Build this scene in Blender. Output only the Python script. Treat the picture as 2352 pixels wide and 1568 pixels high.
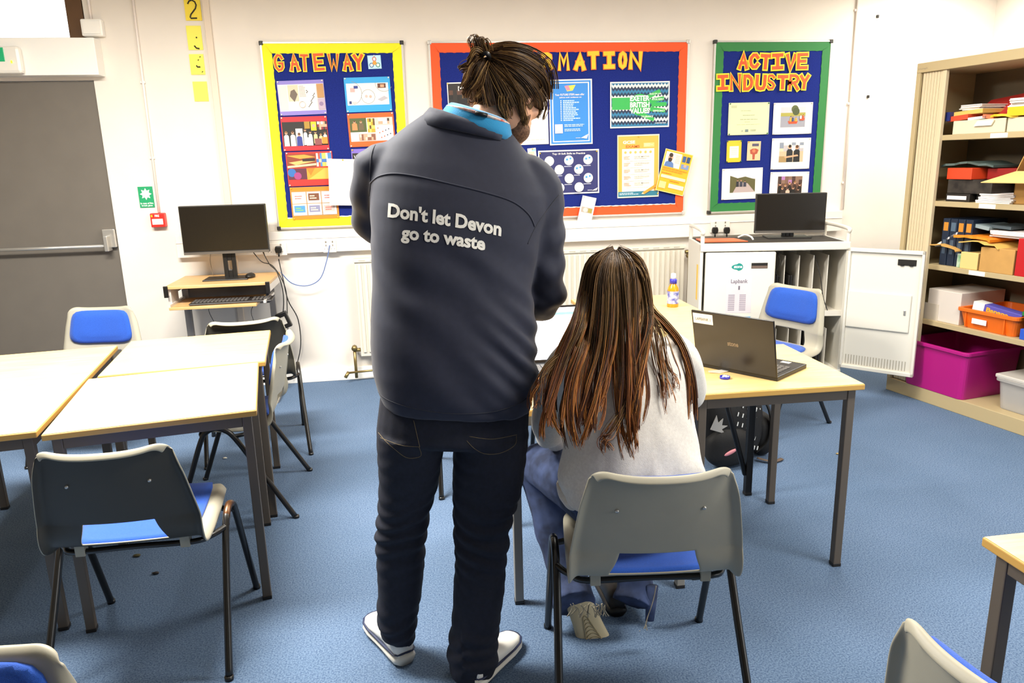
import bpy, bmesh, math, random
import numpy as np
from mathutils import Vector, Matrix, noise
from mathutils.bvhtree import BVHTree
random.seed(7)
SC = bpy.context.scene
COL = SC.collection
PI = math.pi
for _o in list(bpy.data.objects): bpy.data.objects.remove(_o)

# ---------------------------------------------------------------- camera
CF, CPITCH, CROLL, CYAW, CH = 1701.17, 0.238101522, -0.0256771152, 0.142253344, 1.50776275
WALL = 5.2956
_f = Vector((math.sin(CYAW)*math.cos(CPITCH), math.cos(CYAW)*math.cos(CPITCH), -math.sin(CPITCH)))
_r0 = Vector((math.cos(CYAW), -math.sin(CYAW), 0)); _u0 = _r0.cross(_f)
_r = _r0*math.cos(CROLL)+_u0*math.sin(CROLL); _u = -_r0*math.sin(CROLL)+_u0*math.cos(CROLL)
cam_d = bpy.data.cameras.new('camera'); cam = bpy.data.objects.new('camera', cam_d); COL.objects.link(cam)
cam_d.sensor_fit = 'HORIZONTAL'; cam_d.sensor_width = 36; cam_d.lens = 36*CF/2352; cam_d.clip_start = .05
cam.matrix_world = Matrix(((_r.x,_u.x,-_f.x,0),(_r.y,_u.y,-_f.y,0),(_r.z,_u.z,-_f.z,CH),(0,0,0,1)))
SC.camera = cam
CAM = Vector((0,0,CH))
def ray(px,py): return _f+_r*((px-1176)/CF)-_u*((py-784)/CF)
def at(px,py,Y):            # point of the pixel's sight line on the vertical plane y=Y
    d=ray(px,py); return CAM+d*(Y/d.y)
def fl(px,py,z=0):          # ... on the horizontal plane z
    d=ray(px,py); return CAM+d*((z-CH)/d.z)

# ---------------------------------------------------------------- colour management, world, lamps
SC.view_settings.view_transform='Standard'; SC.view_settings.look='None'
SC.view_settings.gamma=1; SC.view_settings.use_curve_mapping=False
SC.view_settings.exposure=0.0
w=bpy.data.worlds.new('world'); SC.world=w; w.use_nodes=True
w.node_tree.nodes['Background'].inputs[0].default_value=(.93,.97,1,1); w.node_tree.nodes['Background'].inputs[1].default_value=2.5
def area(name,loc,sx,sy,power,rot=(0,0,0),col=(1,.97,.9)):
    l=bpy.data.lights.new(name,'AREA'); l.shape='RECTANGLE'; l.size=sx; l.size_y=sy; l.energy=power; l.color=col
    o=bpy.data.objects.new(name,l); o.location=loc; o.rotation_euler=rot; COL.objects.link(o); return o
area('ceiling_lamp',(-1.25,2.72,2.66),1.6,.5,262)
area('ceiling_lamp',(1.5,3.3,2.66),1.6,.5,78)
area('ceiling_lamp',(3.75,4.4,2.66),.5,1.0,45)
area('ceiling_lamp',(2.1,1.3,2.66),1.3,.4,75)
area('fill_light_right',(3.6,-.2,1.5),1.8,1.3,50,rot=(0,math.radians(80),math.radians(-25)),col=(.95,.98,1))  # added fill lamp, out of view, lightens the seated person's chair back; no window here

# ---------------------------------------------------------------- materials
def lin(c):
    if isinstance(c,str): c=[int(c[i:i+2],16)/255 for i in (0,2,4)]
    return [x/12.92 if x<=.04045 else ((x+.055)/1.055)**2.4 for x in c]
MATS={}
def M(name,col='808080',rough=.5,metal=0,spec=.5,var=0,vscale=20,bump=0,bscale=80,emit=0,col2=None,trans=0,alpha=1,coat=0,stretch=None,sheen=0,detail=3):
    if name in MATS: return MATS[name]
    m=bpy.data.materials.new(name); m.use_nodes=True; MATS[name]=m
    nt=m.node_tree; b=nt.nodes['Principled BSDF']; c=lin(col)
    b.inputs['Base Color'].default_value=(*c,1); b.inputs['Roughness'].default_value=rough
    b.inputs['Metallic'].default_value=metal; b.inputs['Specular IOR Level'].default_value=spec
    b.inputs['Transmission Weight'].default_value=trans; b.inputs['Alpha'].default_value=alpha
    b.inputs['Coat Weight'].default_value=coat; b.inputs['Sheen Weight'].default_value=sheen
    m.diffuse_color=(*c,1)
    if emit:
        b.inputs['Emission Color'].default_value=(*c,1); b.inputs['Emission Strength'].default_value=emit
    if var or bump or col2:
        tc=nt.nodes.new('ShaderNodeTexCoord'); mp=nt.nodes.new('ShaderNodeMapping')
        nt.links.new(tc.outputs['Object'],mp.inputs[0])
        if stretch: mp.inputs['Scale'].default_value=stretch
    if var or col2:
        n=nt.nodes.new('ShaderNodeTexNoise'); n.inputs['Scale'].default_value=vscale; n.inputs['Detail'].default_value=detail
        nt.links.new(mp.outputs[0],n.inputs['Vector'])
        r=nt.nodes.new('ShaderNodeValToRGB'); nt.links.new(n.outputs['Fac'],r.inputs[0])
        c2=lin(col2) if col2 else [min(1,x*(1+var)) for x in c]
        c1=c if col2 else [x*(1-var) for x in c]
        r.color_ramp.elements[0].position=.35; r.color_ramp.elements[1].position=.65
        r.color_ramp.elements[0].color=(*c1,1); r.color_ramp.elements[1].color=(*c2,1)
        nt.links.new(r.outputs[0],b.inputs['Base Color'])
    if bump:
        n2=nt.nodes.new('ShaderNodeTexNoise'); n2.inputs['Scale'].default_value=bscale; n2.inputs['Detail'].default_value=2
        nt.links.new(mp.outputs[0],n2.inputs['Vector'])
        bp=nt.nodes.new('ShaderNodeBump'); bp.inputs['Strength'].default_value=bump; bp.inputs['Distance'].default_value=.002
        nt.links.new(n2.outputs['Fac'],bp.inputs['Height']); nt.links.new(bp.outputs[0],b.inputs['Normal'])
    return m

# ---------------------------------------------------------------- mesh builder
class MB:
    def __init__(s): s.v=[]; s.f=[]; s.m=[]; s.s=[]; s.T=None
    def add(s,vs,fs,mat=0,smooth=False):
        o=len(s.v)
        if s.T is not None: vs=[s.T@Vector(p) for p in vs]
        s.v.extend([tuple(p) for p in vs]); s.f.extend([tuple(i+o for i in f) for f in fs])
        s.m.extend([mat]*len(fs)); s.s.extend([smooth]*len(fs)); return s
    def box(s,cx,cy,cz,sx,sy,sz,mat=0,R=None):
        vs=[]
        for dz in (-.5,.5):
            for dx,dy in ((-.5,-.5),(.5,-.5),(.5,.5),(-.5,.5)):
                p=Vector((dx*sx,dy*sy,dz*sz))
                if R is not None: p=R@p
                vs.append(p+Vector((cx,cy,cz)))
        return s.add(vs,[(3,2,1,0),(4,5,6,7),(0,1,5,4),(1,2,6,5),(2,3,7,6),(3,0,4,7)],mat)
    def bb(s,x0,x1,y0,y1,z0,z1,mat=0): return s.box((x0+x1)/2,(y0+y1)/2,(z0+z1)/2,x1-x0,y1-y0,z1-z0,mat)
    def loft(s,rings,mat=0,cap=True,smooth=True,closed=True):
        n=len(rings[0]); vs=[p for r in rings for p in r]; fs=[]
        for i in range(len(rings)-1):
            for j in range(n if closed else n-1):
                k=(j+1)%n; fs.append((i*n+j,i*n+k,(i+1)*n+k,(i+1)*n+j))
        if cap and closed: fs.append(tuple(range(n-1,-1,-1))); fs.append(tuple((len(rings)-1)*n+j for j in range(n)))
        return s.add(vs,fs,mat,smooth)
    def tube(s,pts,r,n=8,mat=0,cap=True,closed=False,flat=1):
        pts=[Vector(p) for p in pts]; N=len(pts); rr=r if isinstance(r,(list,tuple)) else [r]*N
        rings=[]; nrm=None
        for i,p in enumerate(pts):
            a=pts[(i-1)%N] if (closed or i>0) else p; b=pts[(i+1)%N] if (closed or i<N-1) else p
            t=(b-a); t=t.normalized() if t.length>1e-9 else Vector((0,0,1))
            if nrm is None:
                nrm=t.cross(Vector((0,0,1)))
                if nrm.length<1e-3: nrm=t.cross(Vector((1,0,0)))
            nrm=(nrm-t*nrm.dot(t)); nrm=nrm.normalized() if nrm.length>1e-9 else t.orthogonal().normalized()
            bi=t.cross(nrm)
            rings.append([p+nrm*math.cos(2*PI*k/n)*rr[i]+bi*math.sin(2*PI*k/n)*rr[i]*flat for k in range(n)])
        if closed: rings.append(rings[0])
        return s.loft(rings,mat,cap and not closed)
    def lathe(s,prof,c=(0,0,0),n=24,mat=0,cap=True):
        return s.loft([[(c[0]+r*math.cos(2*PI*k/n),c[1]+r*math.sin(2*PI*k/n),c[2]+z) for k in range(n)] for r,z in prof],mat,cap)
    def prism(s,poly,y0,y1,mat=0):      # polygon in x,z extruded along y
        n=len(poly); vs=[(x,y0,z) for x,z in poly]+[(x,y1,z) for x,z in poly]
        fs=[tuple(range(n)),tuple(range(2*n-1,n-1,-1))]+[(i,i+n,(i+1)%n+n,(i+1)%n) for i in range(n)]
        return s.add(vs,fs,mat)
    def ell(s,c,r,R=None,n=20,k=12,mat=0):
        rings=[]
        for i in range(k+1):
            a=PI*i/k; z=-math.cos(a); q=max(math.sin(a),1e-3)
            ring=[]
            for j in range(n):
                p=Vector((r[0]*q*math.cos(2*PI*j/n),r[1]*q*math.sin(2*PI*j/n),r[2]*z))
                if R is not None: p=R@p
                ring.append(p+Vector(c))
            rings.append(ring)
        return s.loft(rings,mat)
    def mesh(s,name,mats):
        me=bpy.data.meshes.new(name); me.from_pydata(s.v,[],s.f)
        for m in (mats if isinstance(mats,(list,tuple)) else [mats]): me.materials.append(m)
        me.polygons.foreach_set('material_index',s.m); me.polygons.foreach_set('use_smooth',s.s); me.update()
        return me
    def build(s,name,mats,parent=None,loc=None,rz=0,bevel=0,sub=0,world=False,rot=None,fix=True):
        if world and parent is not None:
            L=Vector((0,0,0)); q_=parent
            while q_ is not None: L=L+q_.location; q_=q_.parent
            s.v=[(a-L.x,b-L.y,c-L.z) for a,b,c in s.v]
        me=s.mesh(name,mats)
        if fix:
            bm=bmesh.new(); bm.from_mesh(me); bmesh.ops.recalc_face_normals(bm,faces=bm.faces); bm.to_mesh(me); bm.free()
        return mkobj(name,me,parent,loc,rz,bevel,sub,rot)
def mkobj(name,me,parent=None,loc=None,rz=0,bevel=0,sub=0,rot=None):
    o=bpy.data.objects.new(name,me); COL.objects.link(o)
    if parent is not None: o.parent=parent
    if loc is not None: o.location=loc
    o.rotation_euler=rot if rot is not None else (0,0,rz)
    if bevel:
        b=o.modifiers.new('bevel','BEVEL'); b.width=bevel; b.segments=2; b.limit_method='ANGLE'; b.angle_limit=math.radians(40)
    if sub:
        q=o.modifiers.new('sub','SUBSURF'); q.levels=sub; q.render_levels=sub
    return o
def tag(o,label=None,cat=None,group=None,kind=None):
    if label: o['label']=label
    if cat: o['category']=cat
    if group: o['group']=group
    if kind: o['kind']=kind
    return o
def thing(name,label,cat,loc=(0,0,0),rz=0,group=None):
    o=bpy.data.objects.new(name,None); COL.objects.link(o); o.location=loc; o.rotation_euler=(0,0,rz); o.empty_display_size=.1
    return tag(o,label,cat,group)
def dup(o,loc,rz,label,parent=None):
    c=o.copy(); COL.objects.link(c); c.location=loc; c.rotation_euler=(0,0,rz); c['label']=label
    for ch in list(o.children):
        d=ch.copy(); COL.objects.link(d); d.parent=c
        for g in list(ch.children):
            e=g.copy(); COL.objects.link(e); e.parent=d
    return c
def struct(o,label=None,cat=None): return tag(o,label,cat,None,'structure')
def smoothpts(pts,n=6):
    P=[Vector(p) for p in pts]; out=[]
    for i in range(len(P)-1):
        a=P[max(i-1,0)];b=P[i];c=P[i+1];d=P[min(i+2,len(P)-1)]
        for k in range(n):
            t=k/n; out.append(.5*((2*b)+(c-a)*t+(2*a-5*b+4*c-d)*t*t+(3*b-a-3*c+d)*t**3))
    out.append(P[-1]); return out
def disc(cx,cz,r,n=24,rz=None): return [(cx+r*math.cos(2*PI*k/n),cz+(rz or r)*math.sin(2*PI*k/n)) for k in range(n)]
_txt={}
def textmesh(t,bold=.0):
    k=(t,bold)
    if k in _txt: return _txt[k]
    cu=bpy.data.curves.new('t','FONT'); cu.body=t; cu.size=1; cu.offset=bold; cu.resolution_u=3
    o=bpy.data.objects.new('t',cu); COL.objects.link(o); bpy.context.view_layer.update()
    me=bpy.data.meshes.new_from_object(o.evaluated_get(bpy.context.evaluated_depsgraph_get()))
    vs=[tuple(v.co) for v in me.vertices]; fs=[tuple(p.vertices) for p in me.polygons]
    bpy.data.objects.remove(o); bpy.data.curves.remove(cu); bpy.data.meshes.remove(me)
    _txt[k]=(vs,fs); return vs,fs
# ================================================================ the room
m_wall=M('wall_paint','e8e0d5',.85,var=.02,vscale=3,bump=.05,bscale=60)
m_white=M('white_gloss','f4f1ea',.4)
m_carpet=M('carpet_blue','495c7a',.95,col2='72869f',vscale=190,bump=.3,bscale=900,spec=.1,detail=6)
def carpet_mix():
    nt=m_carpet.node_tree; b=nt.nodes['Principled BSDF']
    src=b.inputs['Base Color'].links[0].from_socket
    tc=[n for n in nt.nodes if n.type=='TEX_COORD'][0]
    n=nt.nodes.new('ShaderNodeTexNoise'); n.inputs['Scale'].default_value=2.2; n.inputs['Detail'].default_value=4
    nt.links.new(tc.outputs['Object'],n.inputs['Vector'])
    mx=nt.nodes.new('ShaderNodeMix'); mx.data_type='RGBA'; mx.blend_type='MULTIPLY'
    mx.inputs[0].default_value=.55
    r=nt.nodes.new('ShaderNodeValToRGB'); r.color_ramp.elements[0].color=(.72,.78,.8,1); r.color_ramp.elements[1].color=(1,1,1,1)
    r.color_ramp.elements[0].position=.3; r.color_ramp.elements[1].position=.7
    nt.links.new(n.outputs['Fac'],r.inputs[0]); nt.links.new(src,mx.inputs[6]); nt.links.new(r.outputs[0],mx.inputs[7])
    nt.links.new(mx.outputs[2],b.inputs['Base Color'])
carpet_mix()
XL,XR,YB,HC=-3.3,4.43,-2.6,2.75
struct(MB().bb(XL,XR,YB,WALL,-.1,0).build('floor',m_carpet),'blue carpet floor','floor')
struct(MB().bb(XL-.1,XR+.1,YB-.1,WALL+.2,HC,HC+.1).build('ceiling',M('ceiling_paint','f0ece4',.9)))
DX0,DX1,DZ=-2.83,-1.88,2.075
WX0,WX1,WZ0,WZ1=-2.9,-1.885,2.33,2.72
b=MB()
b.bb(XL-.1,DX0,WALL,WALL+.12,0,HC); b.bb(DX1,XR+.1,WALL,WALL+.12,0,HC)
b.bb(DX0,DX1,WALL,WALL+.12,DZ,WZ0); b.bb(DX0,DX1,WALL,WALL+.12,WZ1,HC)
struct(b.build('wall_back',m_wall),'white painted back wall','wall')
struct(MB().bb(XL-.1,XL,YB,WALL,0,HC).build('wall_left',M('wall_low_bounce','6f665a',.9)))  # left and front walls, unseen: tone made dark to cut bounce light
struct(MB().bb(XR,XR+.1,YB,WALL,0,HC).build('wall_right',m_wall))
struct(MB().bb(XL-.1,XR+.1,YB-.1,YB,0,HC).build('wall_front',MATS['wall_low_bounce']))
# door
d=thing('door_1','grey fire exit door in the back wall','door',((DX0+DX1)/2,WALL+.03,0)); struct(d)
m_door=M('door_grey','6c655c',.55,var=.03,vscale=6,bump=.05,bscale=200)
MB().bb(-.475,.475,-.02,.025,.012,DZ-.004).build('door_leaf',m_door,d,bevel=.003)
m_chrome=M('satin_metal','c9c6c0',.3,metal=.7)
MB().tube([(-.46,-.1,1.035),(.425,-.1,1.035)],.011,10).build('push_bar',m_chrome,d)
b=MB(); b.bb(.395,.47,-.06,-.02,1.02,1.14); b.bb(.415,.44,-.115,-.04,1.0,1.1)
b.build('bar_bracket',m_chrome,d,bevel=.004)
MB().bb(-.475,.46,-.03,-.02,.0,.22).build('kick_plate',M('door_grey_dark','67625a',.5),d,bevel=.002)
# lintel box over the door
t=MB().bb(-2.9,-1.806,WALL-.11,WALL,2.095,2.312).build('trim_1',m_white,bevel=.003); struct(t,'white boxed lintel above the grey door','trim')
# fanlight
wn=thing('window_1','bright fanlight window above the door','window',(0,WALL,0)); struct(wn)
m_brown=M('brown_frame','5a3c1c',.6)
b=MB(); b.bb(WX1-.095,WX1,-.005,.08,WZ0-.015,WZ1); b.bb(WX0,WX0+.04,.02,.08,WZ0,WZ1); b.bb(WX0,WX1,.02,.08,WZ1-.03,WZ1)
b.build('window_frame',m_brown,wn,bevel=.002)
MB().bb(WX0+.02,WX1-.06,.04,.046,WZ0,WZ1-.02).build('window_pane',M('window_glass','ffffff',.05,trans=1,alpha=.35),wn)
# skirting
struct(MB().bb(DX1+.02,XR,WALL-.018,WALL,0,.095).build('baseboard_back',m_white,bevel=.004))
# boxed strip (corner of the chimney breast)
m_cream=M('cream_paint','e2d2bf',.7)
struct(MB().bb(-1.165,-1.125,WALL-.025,WALL,.1,HC).build('trim_2',m_cream,bevel=.003),'narrow cream boxed pipe strip running up the wall','trim')
# dado trunking
b=MB(); b.bb(-1.5,3.3,WALL-.055,WALL,.935,1.085)
b.bb(-1.5,3.3,WALL-.06,WALL-.05,1.03,1.034)
struct(b.build('trim_3',M('trunking_white','e9e2d8',.45),bevel=.006),'white cable trunking along the back wall','trim')
# conduits
m_cond=M('conduit_white','f1e6de',.5)
def conduit(pts,label,clips=()):
    P=[Vector(p) for p in pts]
    o=thing('conduit',label,'conduit',tuple(P[-1]))
    b=MB(); b.tube(P,.008,8); b.build('pipe',m_cond,o,world=True)
    for c in clips:
        q=MB(); q.bb(c[0]-.016,c[0]+.016,WALL-.014,WALL,c[1]-.008,c[1]+.008); q.build('pipe_clip',m_cond,o,world=True,bevel=.003)
conduit([(-1.575,WALL-.012,HC-.01),(-1.592,WALL-.012,1.238)],'white vertical conduit coming down to the red fire alarm point',((-1.585,2.06),(-1.59,1.59)))
conduit([(-1.838,WALL-.012,HC-.01),(-1.838,WALL-.012,2.43)],'short white conduit above the white junction box by the door')
conduit([(3.314,WALL-.012,HC-.01),(3.325,WALL-.012,1.09)],'white vertical conduit right of the green notice board',((3.314,2.5),(3.314,1.86),(3.32,1.29)))
# junction box
o=thing('junction_box','small white junction box above the corner of the door lintel','junction box',(-1.83,WALL,2.33))
MB().bb(-.062,.062,-.05,0,.0,.1).build('box_body',m_white,o,bevel=.008)
MB().bb(-.05,.05,-.055,-.05,.012,.088).build('cover',m_white,o,bevel=.002)
# emergency light
o=thing('exit_light','white emergency exit light with green sign on the door lintel','exit light',(-2.375,WALL-.11,2.19))
MB().bb(-.15,.155,-.05,0,-.09,.07).build('housing',M('diffuser_white','e9e4da',.35),o,bevel=.02)
MB().bb(-.13,.068,-.053,-.048,-.02,.06).build('sign_panel',M('exit_green','1fae72',.4),o,bevel=.002)
MB().bb(.10,.108,-.055,-.045,-.03,-.015).build('indicator',M('indicator_lamp','c8ff30',.3,emit=1.5),o)
# fire action sign
o=MB(); A=at(317,430,WALL);B=at(349,427,WALL);Cc=at(355,475,WALL)
m_gs=M('sign_green','149a63',.5); m_pw=M('print_white','f6f6f0',.5)
w_,h_=.092,.136
o.bb(-w_/2,w_/2,-.004,0,0,h_)
star=[]
for k in range(16):
    a=2*PI*k/16; r=.037 if k%2==0 else .022; star.append((r*math.cos(a),.088+r*math.sin(a)*1.05))
o.prism(star,-.0046,-.0042,1)
def puttext(b,t,x0,x1,z0,z1,y,mat,bold=.01,keep=True):
    vs,fs=textmesh(t,bold); xs=[v[0] for v in vs]; zs=[v[1] for v in vs]
    sx=(x1-x0)/(max(xs)-min(xs)); sz=(z1-z0)/(max(zs)-min(zs))
    b.add([(x0+(v[0]-min(xs))*sx,y,z0+(v[1]-min(zs))*sz) for v in vs],fs,mat)
puttext(o,'In case of fire',-.04,.04,.022,.034,-.0046,1,.03); puttext(o,'break glass',-.034,.034,.006,.018,-.0046,1,.03)
tag(o.build('fire_sign',[m_gs,m_pw],None,(-1.662,WALL-.001,1.272),fix=False),'small green break glass fire sign above the red alarm point','sign')
o=thing('fire_alarm_call_point','red fire alarm call point on the wall left of the monitor','fire alarm',(-1.597,WALL,1.143))
MB().bb(-.045,.045,-.05,0,0,.092).build('box_body',M('alarm_red','d6281e',.4),o,bevel=.006)
b=MB(); b.bb(-.034,.034,-.052,-.049,.018,.055); b.build('glass_panel',M('alarm_white','f2e9e2',.3),o,bevel=.001)
MB().bb(-.038,-.028,-.052,-.049,.068,.082).build('indicator',M('alarm_yellow','e8c020',.4),o)
b=MB(); puttext(b,'FIRE',-.014,.014,.068,.082,-.0512,0,.03); b.build('lettering',m_pw,o,fix=False)
# numbered notes up the boxed strip
m_note=M('note_yellow','f7dd45',.7); m_note2=M('note_lime','f6ee62',.7); m_ink=M('marker_ink','241d16',.6)
def note(px,py,w,h,label,mat,draw):
    p=at(px,py,WALL-.004); b=MB(); b.bb(-w/2,w/2,-.001,.001,-h/2,h/2)
    for s in draw: b.tube([(x*w/2,-.0022,z*h/2) for x,z in s],.0045,5,1)
    tag(b.build('number_note',[mat,m_ink],None,p,rot=(0,math.radians(0),0)),label,'note','yellow notes up the wall')
note(443,22,.098,.13,'yellow paper note with a black number 2 near the ceiling',m_note,[[(-.55,.5),(-.35,.75),(0,.85),(.35,.7),(.48,.4),(.35,.1),(0,-.2),(-.3,-.45),(-.42,-.7),(-.35,-.8),(.4,-.78)]])
note(447,87,.09,.145,'yellow note with a faded black tick, second down the strip',m_note2,[[(.2,.0),(.35,.05)],[(-.15,-.65),(.1,-.85),(.5,-.9)]])
note(453,148,.088,.125,'yellow note with dotted black marks, third down the strip',m_note2,[[(.5,.75),(.55,.7)],[(.2,.45),(.28,.4)],[(-.1,-.1),(0,-.25),(.4,-.25)],[(.6,-.7),(.65,-.75)]])
note(461,210,.088,.122,'blank lime yellow note at the bottom of the strip',m_note2,[])
# radiator
o=thing('radiator','long white panel radiator along the back wall behind the standing person','radiator',(0,WALL-.05,0))
b=MB(); b.bb(-.34,2.04,-.05,-.035,.19,.865)
n=60
for k in range(n):
    x=-.32+k*(2.34/n); b.bb(x,x+.022,-.062,-.045,.22,.845)
b.build('panel',M('radiator_white','dfd7c6',.4),o,bevel=.003)
b=MB(); b.bb(-.345,2.045,-.065,.0,.86,.885)
b.build('top_grille',M('radiator_white'),o,bevel=.003)
b=MB()
for k in range(30): b.bb(-.31+k*.078,-.265+k*.078,-.0665,-.064,.869,.875)
b.build('vents',M('vent_dark','b9b2a4',.6),o)
m_brass=M('aged_brass','9a8556',.35,metal=.8)
for sx,x in ((-1,-.385),(1,2.085)):
    b=MB(); b.tube([(x,-.03,.235),(x,-.03,.03 if sx<0 else .8)],.011,8); b.tube([(x,-.03,.235),(x-sx*.05,-.03,.235)],.014,8)
    b.tube([(x,-.05,.25),(x,-.01,.25)],.02,8)
    if sx<0: b.tube([(x-.06,-.05,.075),(x+.3,-.03,.085)],.008,8); b.tube([(x-.05,-.06,.085),(x-.075,-.08,.05)],.012,6)
    if sx>0: b.tube([(x-.03,-.03,.83),(x+.03,-.03,.83)],.014,8); b.tube([(x,-.05,.8),(x,-.01,.8)],.02,8)
    b.build('valve',m_brass,o)
# sockets
m_socket=M('socket_white','ece5da',.35); m_black=M('black_plastic','161310',.4); m_black2=M('black_plastic_soft','201c18',.5)
def socket(px,py,label,wd=.15,y=WALL-.056):
    p=at(px,py,y); o=thing('wall_socket',label,'socket',p)
    MB().bb(-wd/2,wd/2,-.012,0,-.043,.043).build('face_plate',m_socket,o,bevel=.004)
    b=MB()
    for s in (-1,1):
        x=s*wd/4
        b.bb(x-.004,x+.004,-.0128,-.0118,.0,.012); b.bb(x-.013,x-.007,-.0128,-.0118,-.02,-.016); b.bb(x+.007,x+.013,-.0128,-.0118,-.02,-.016)
        b.bb(x-.005,x+.005,-.014,-.0118,.024,.036)
    b.build('slots',M('slot_grey','8d867b',.5),o); return o
socket(633,572,'white double socket behind the left monitor with a black plug')
socket(757,565,'white data socket with a thin blue cable on the trunking',.09)
socket(1653,520,'white double socket above the orange folder with two black plugs')
def plug(px,py,label,y=WALL-.07):
    p=at(px,py,y); o=thing('mains_plug',label,'plug',p)
    b=MB(); b.prism([(-.02,-.025),(.02,-.025),(.024,0),(.018,.022),(-.018,.022),(-.024,0)],-.022,0); b.build('plug_body',m_black,o,bevel=.006)
    b=MB(); b.tube([(0,-.012,-.02),(0,-.014,-.05)],.006,8); b.build('cable_grip',m_black,o)
plug(640,572,'black plug in the double socket right of the left monitor')
plug(1641,528,'black plug in the socket above the orange folder, left of the pair')
plug(1668,528,'black plug in the socket above the orange folder, right of the pair')
def cable(pts,r,label,mat,name='cable'):
    P=smoothpts(pts,7); b=MB(); L=P[-1]; b.tube([p-L for p in P],r,6)
    return tag(b.build(name,mat,None,L),label,'cable')
cable([at(757,563,WALL-.075),at(750,600,WALL-.09),at(735,640,WALL-.1),at(705,656,WALL-.1),at(670,650,WALL-.12),at(645,625,WALL-.15)],.0034,'thin blue network cable looping from data socket to desk',M('cable_blue','5a72a6',.5))
m_cable=M('cable_black','1a1714',.5)
cable([at(640,595,WALL-.1),at(650,640,WALL-.16),at(662,690,WALL-.12),at(685,735,WALL-.08),at(690,800,WALL-.06),at(672,868,WALL-.05)],.0035,'black power cable hanging from the plug to the floor',m_cable)
cable([at(600,570,5.07),at(618,605,5.0),at(636,625,4.95),at(650,670,4.95),at(650,720,4.98),at(640,770,5.05)],.0035,'black monitor cable running down the desk side',m_cable)
cable([at(575,570,5.08),at(600,600,5.05),at(628,612,5.0),at(655,660,5.0),at(660,720,5.0),at(662,800,5.1),at(660,840,5.15)],.003,'second black cable drooping beside the computer desk',m_cable)
o=thing('power_adapter','black power adapter hanging from the desk cables','power adapter',at(652,735,4.97))
MB().box(0,0,0,.075,.035,.11,0,Matrix.Rotation(math.radians(-20),3,'Y')).build('adapter_body',m_black,o,bevel=.006)
MB().box(.002,-.0185,0,.03,.002,.05,0,Matrix.Rotation(math.radians(-20),3,'Y')).build('sticker',M('sticker_grey','b8b2a8',.5),o)
cable([at(485,570,5.1),at(483,600,5.15),at(490,632,5.2)],.0025,'thin grey cable behind the left monitor',M('cable_grey','8c857b',.5))
cable([at(484,700,4.95),at(480,715,4.98),at(495,745,5.05)],.002,'thin black cable dangling under the keyboard tray, left one',m_cable)
cable([at(585,695,4.95),at(577,715,4.98),at(583,738,5.05)],.002,'thin black cable dangling under the keyboard tray, right one',m_cable)
# small marks on the wall: hooks
for px,py,l in ((2015,38,'upper small black hook on the wall above the cupboard'),(1993,222,'lower small black hook on the wall left of the cupboard')):
    p=at(px,py,WALL); b=MB(); b.bb(-.008,.008,-.012,0,-.01,.01); tag(b.build('wall_hook',m_black2,None,p,bevel=.002),l,'hook')
# ================================================================ notice boards
YB_=WALL-.022          # felt surface
def C2(x,y): return 580+x/3.266, 70+y/3.266
def C3(x,y): return 960+x/3.337, 70+y/3.337
def C4(x,y): return 1600+x/3.483, 70+y/3.483
m_felt=M('felt_blue','202d78',.95,var=.12,vscale=150,bump=.3,bscale=300,spec=.1)
m_alu=M('aluminium','c9c5bd',.35,metal=.5); m_cap=M('corner_black','2a2724',.5)
def scallop(x0,x1,z0,z1,wd,step,phase=0):
    """picture-frame strip of width wd with a scalloped inner edge -> outer loop, inner loop"""
    out=[];inn=[]
    def side(p,q,nrm):
        L=(Vector(q)-Vector(p)).length; n=max(2,int(L/step)); K=n*4
        for k in range(K):
            t=k/K; a=Vector(p).lerp(Vector(q),t)
            amp=wd*(1-.27+.27*abs(math.sin(PI*n*t+phase)))
            out.append((a.x,a.y)); inn.append((a+Vector(nrm)*amp,t,nrm))
    side((x0,z0),(x1,z0),(0,1)); side((x1,z0),(x1,z1),(-1,0)); side((x1,z1),(x0,z1),(0,-1)); side((x0,z1),(x0,z0),(1,0))
    I=[]
    for (p,t,n) in inn:
        I.append((min(max(p.x,x0+wd*.95),x1-wd*.95),min(max(p.y,z0+wd*.95),z1-wd*.95)))
    return out,I
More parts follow.
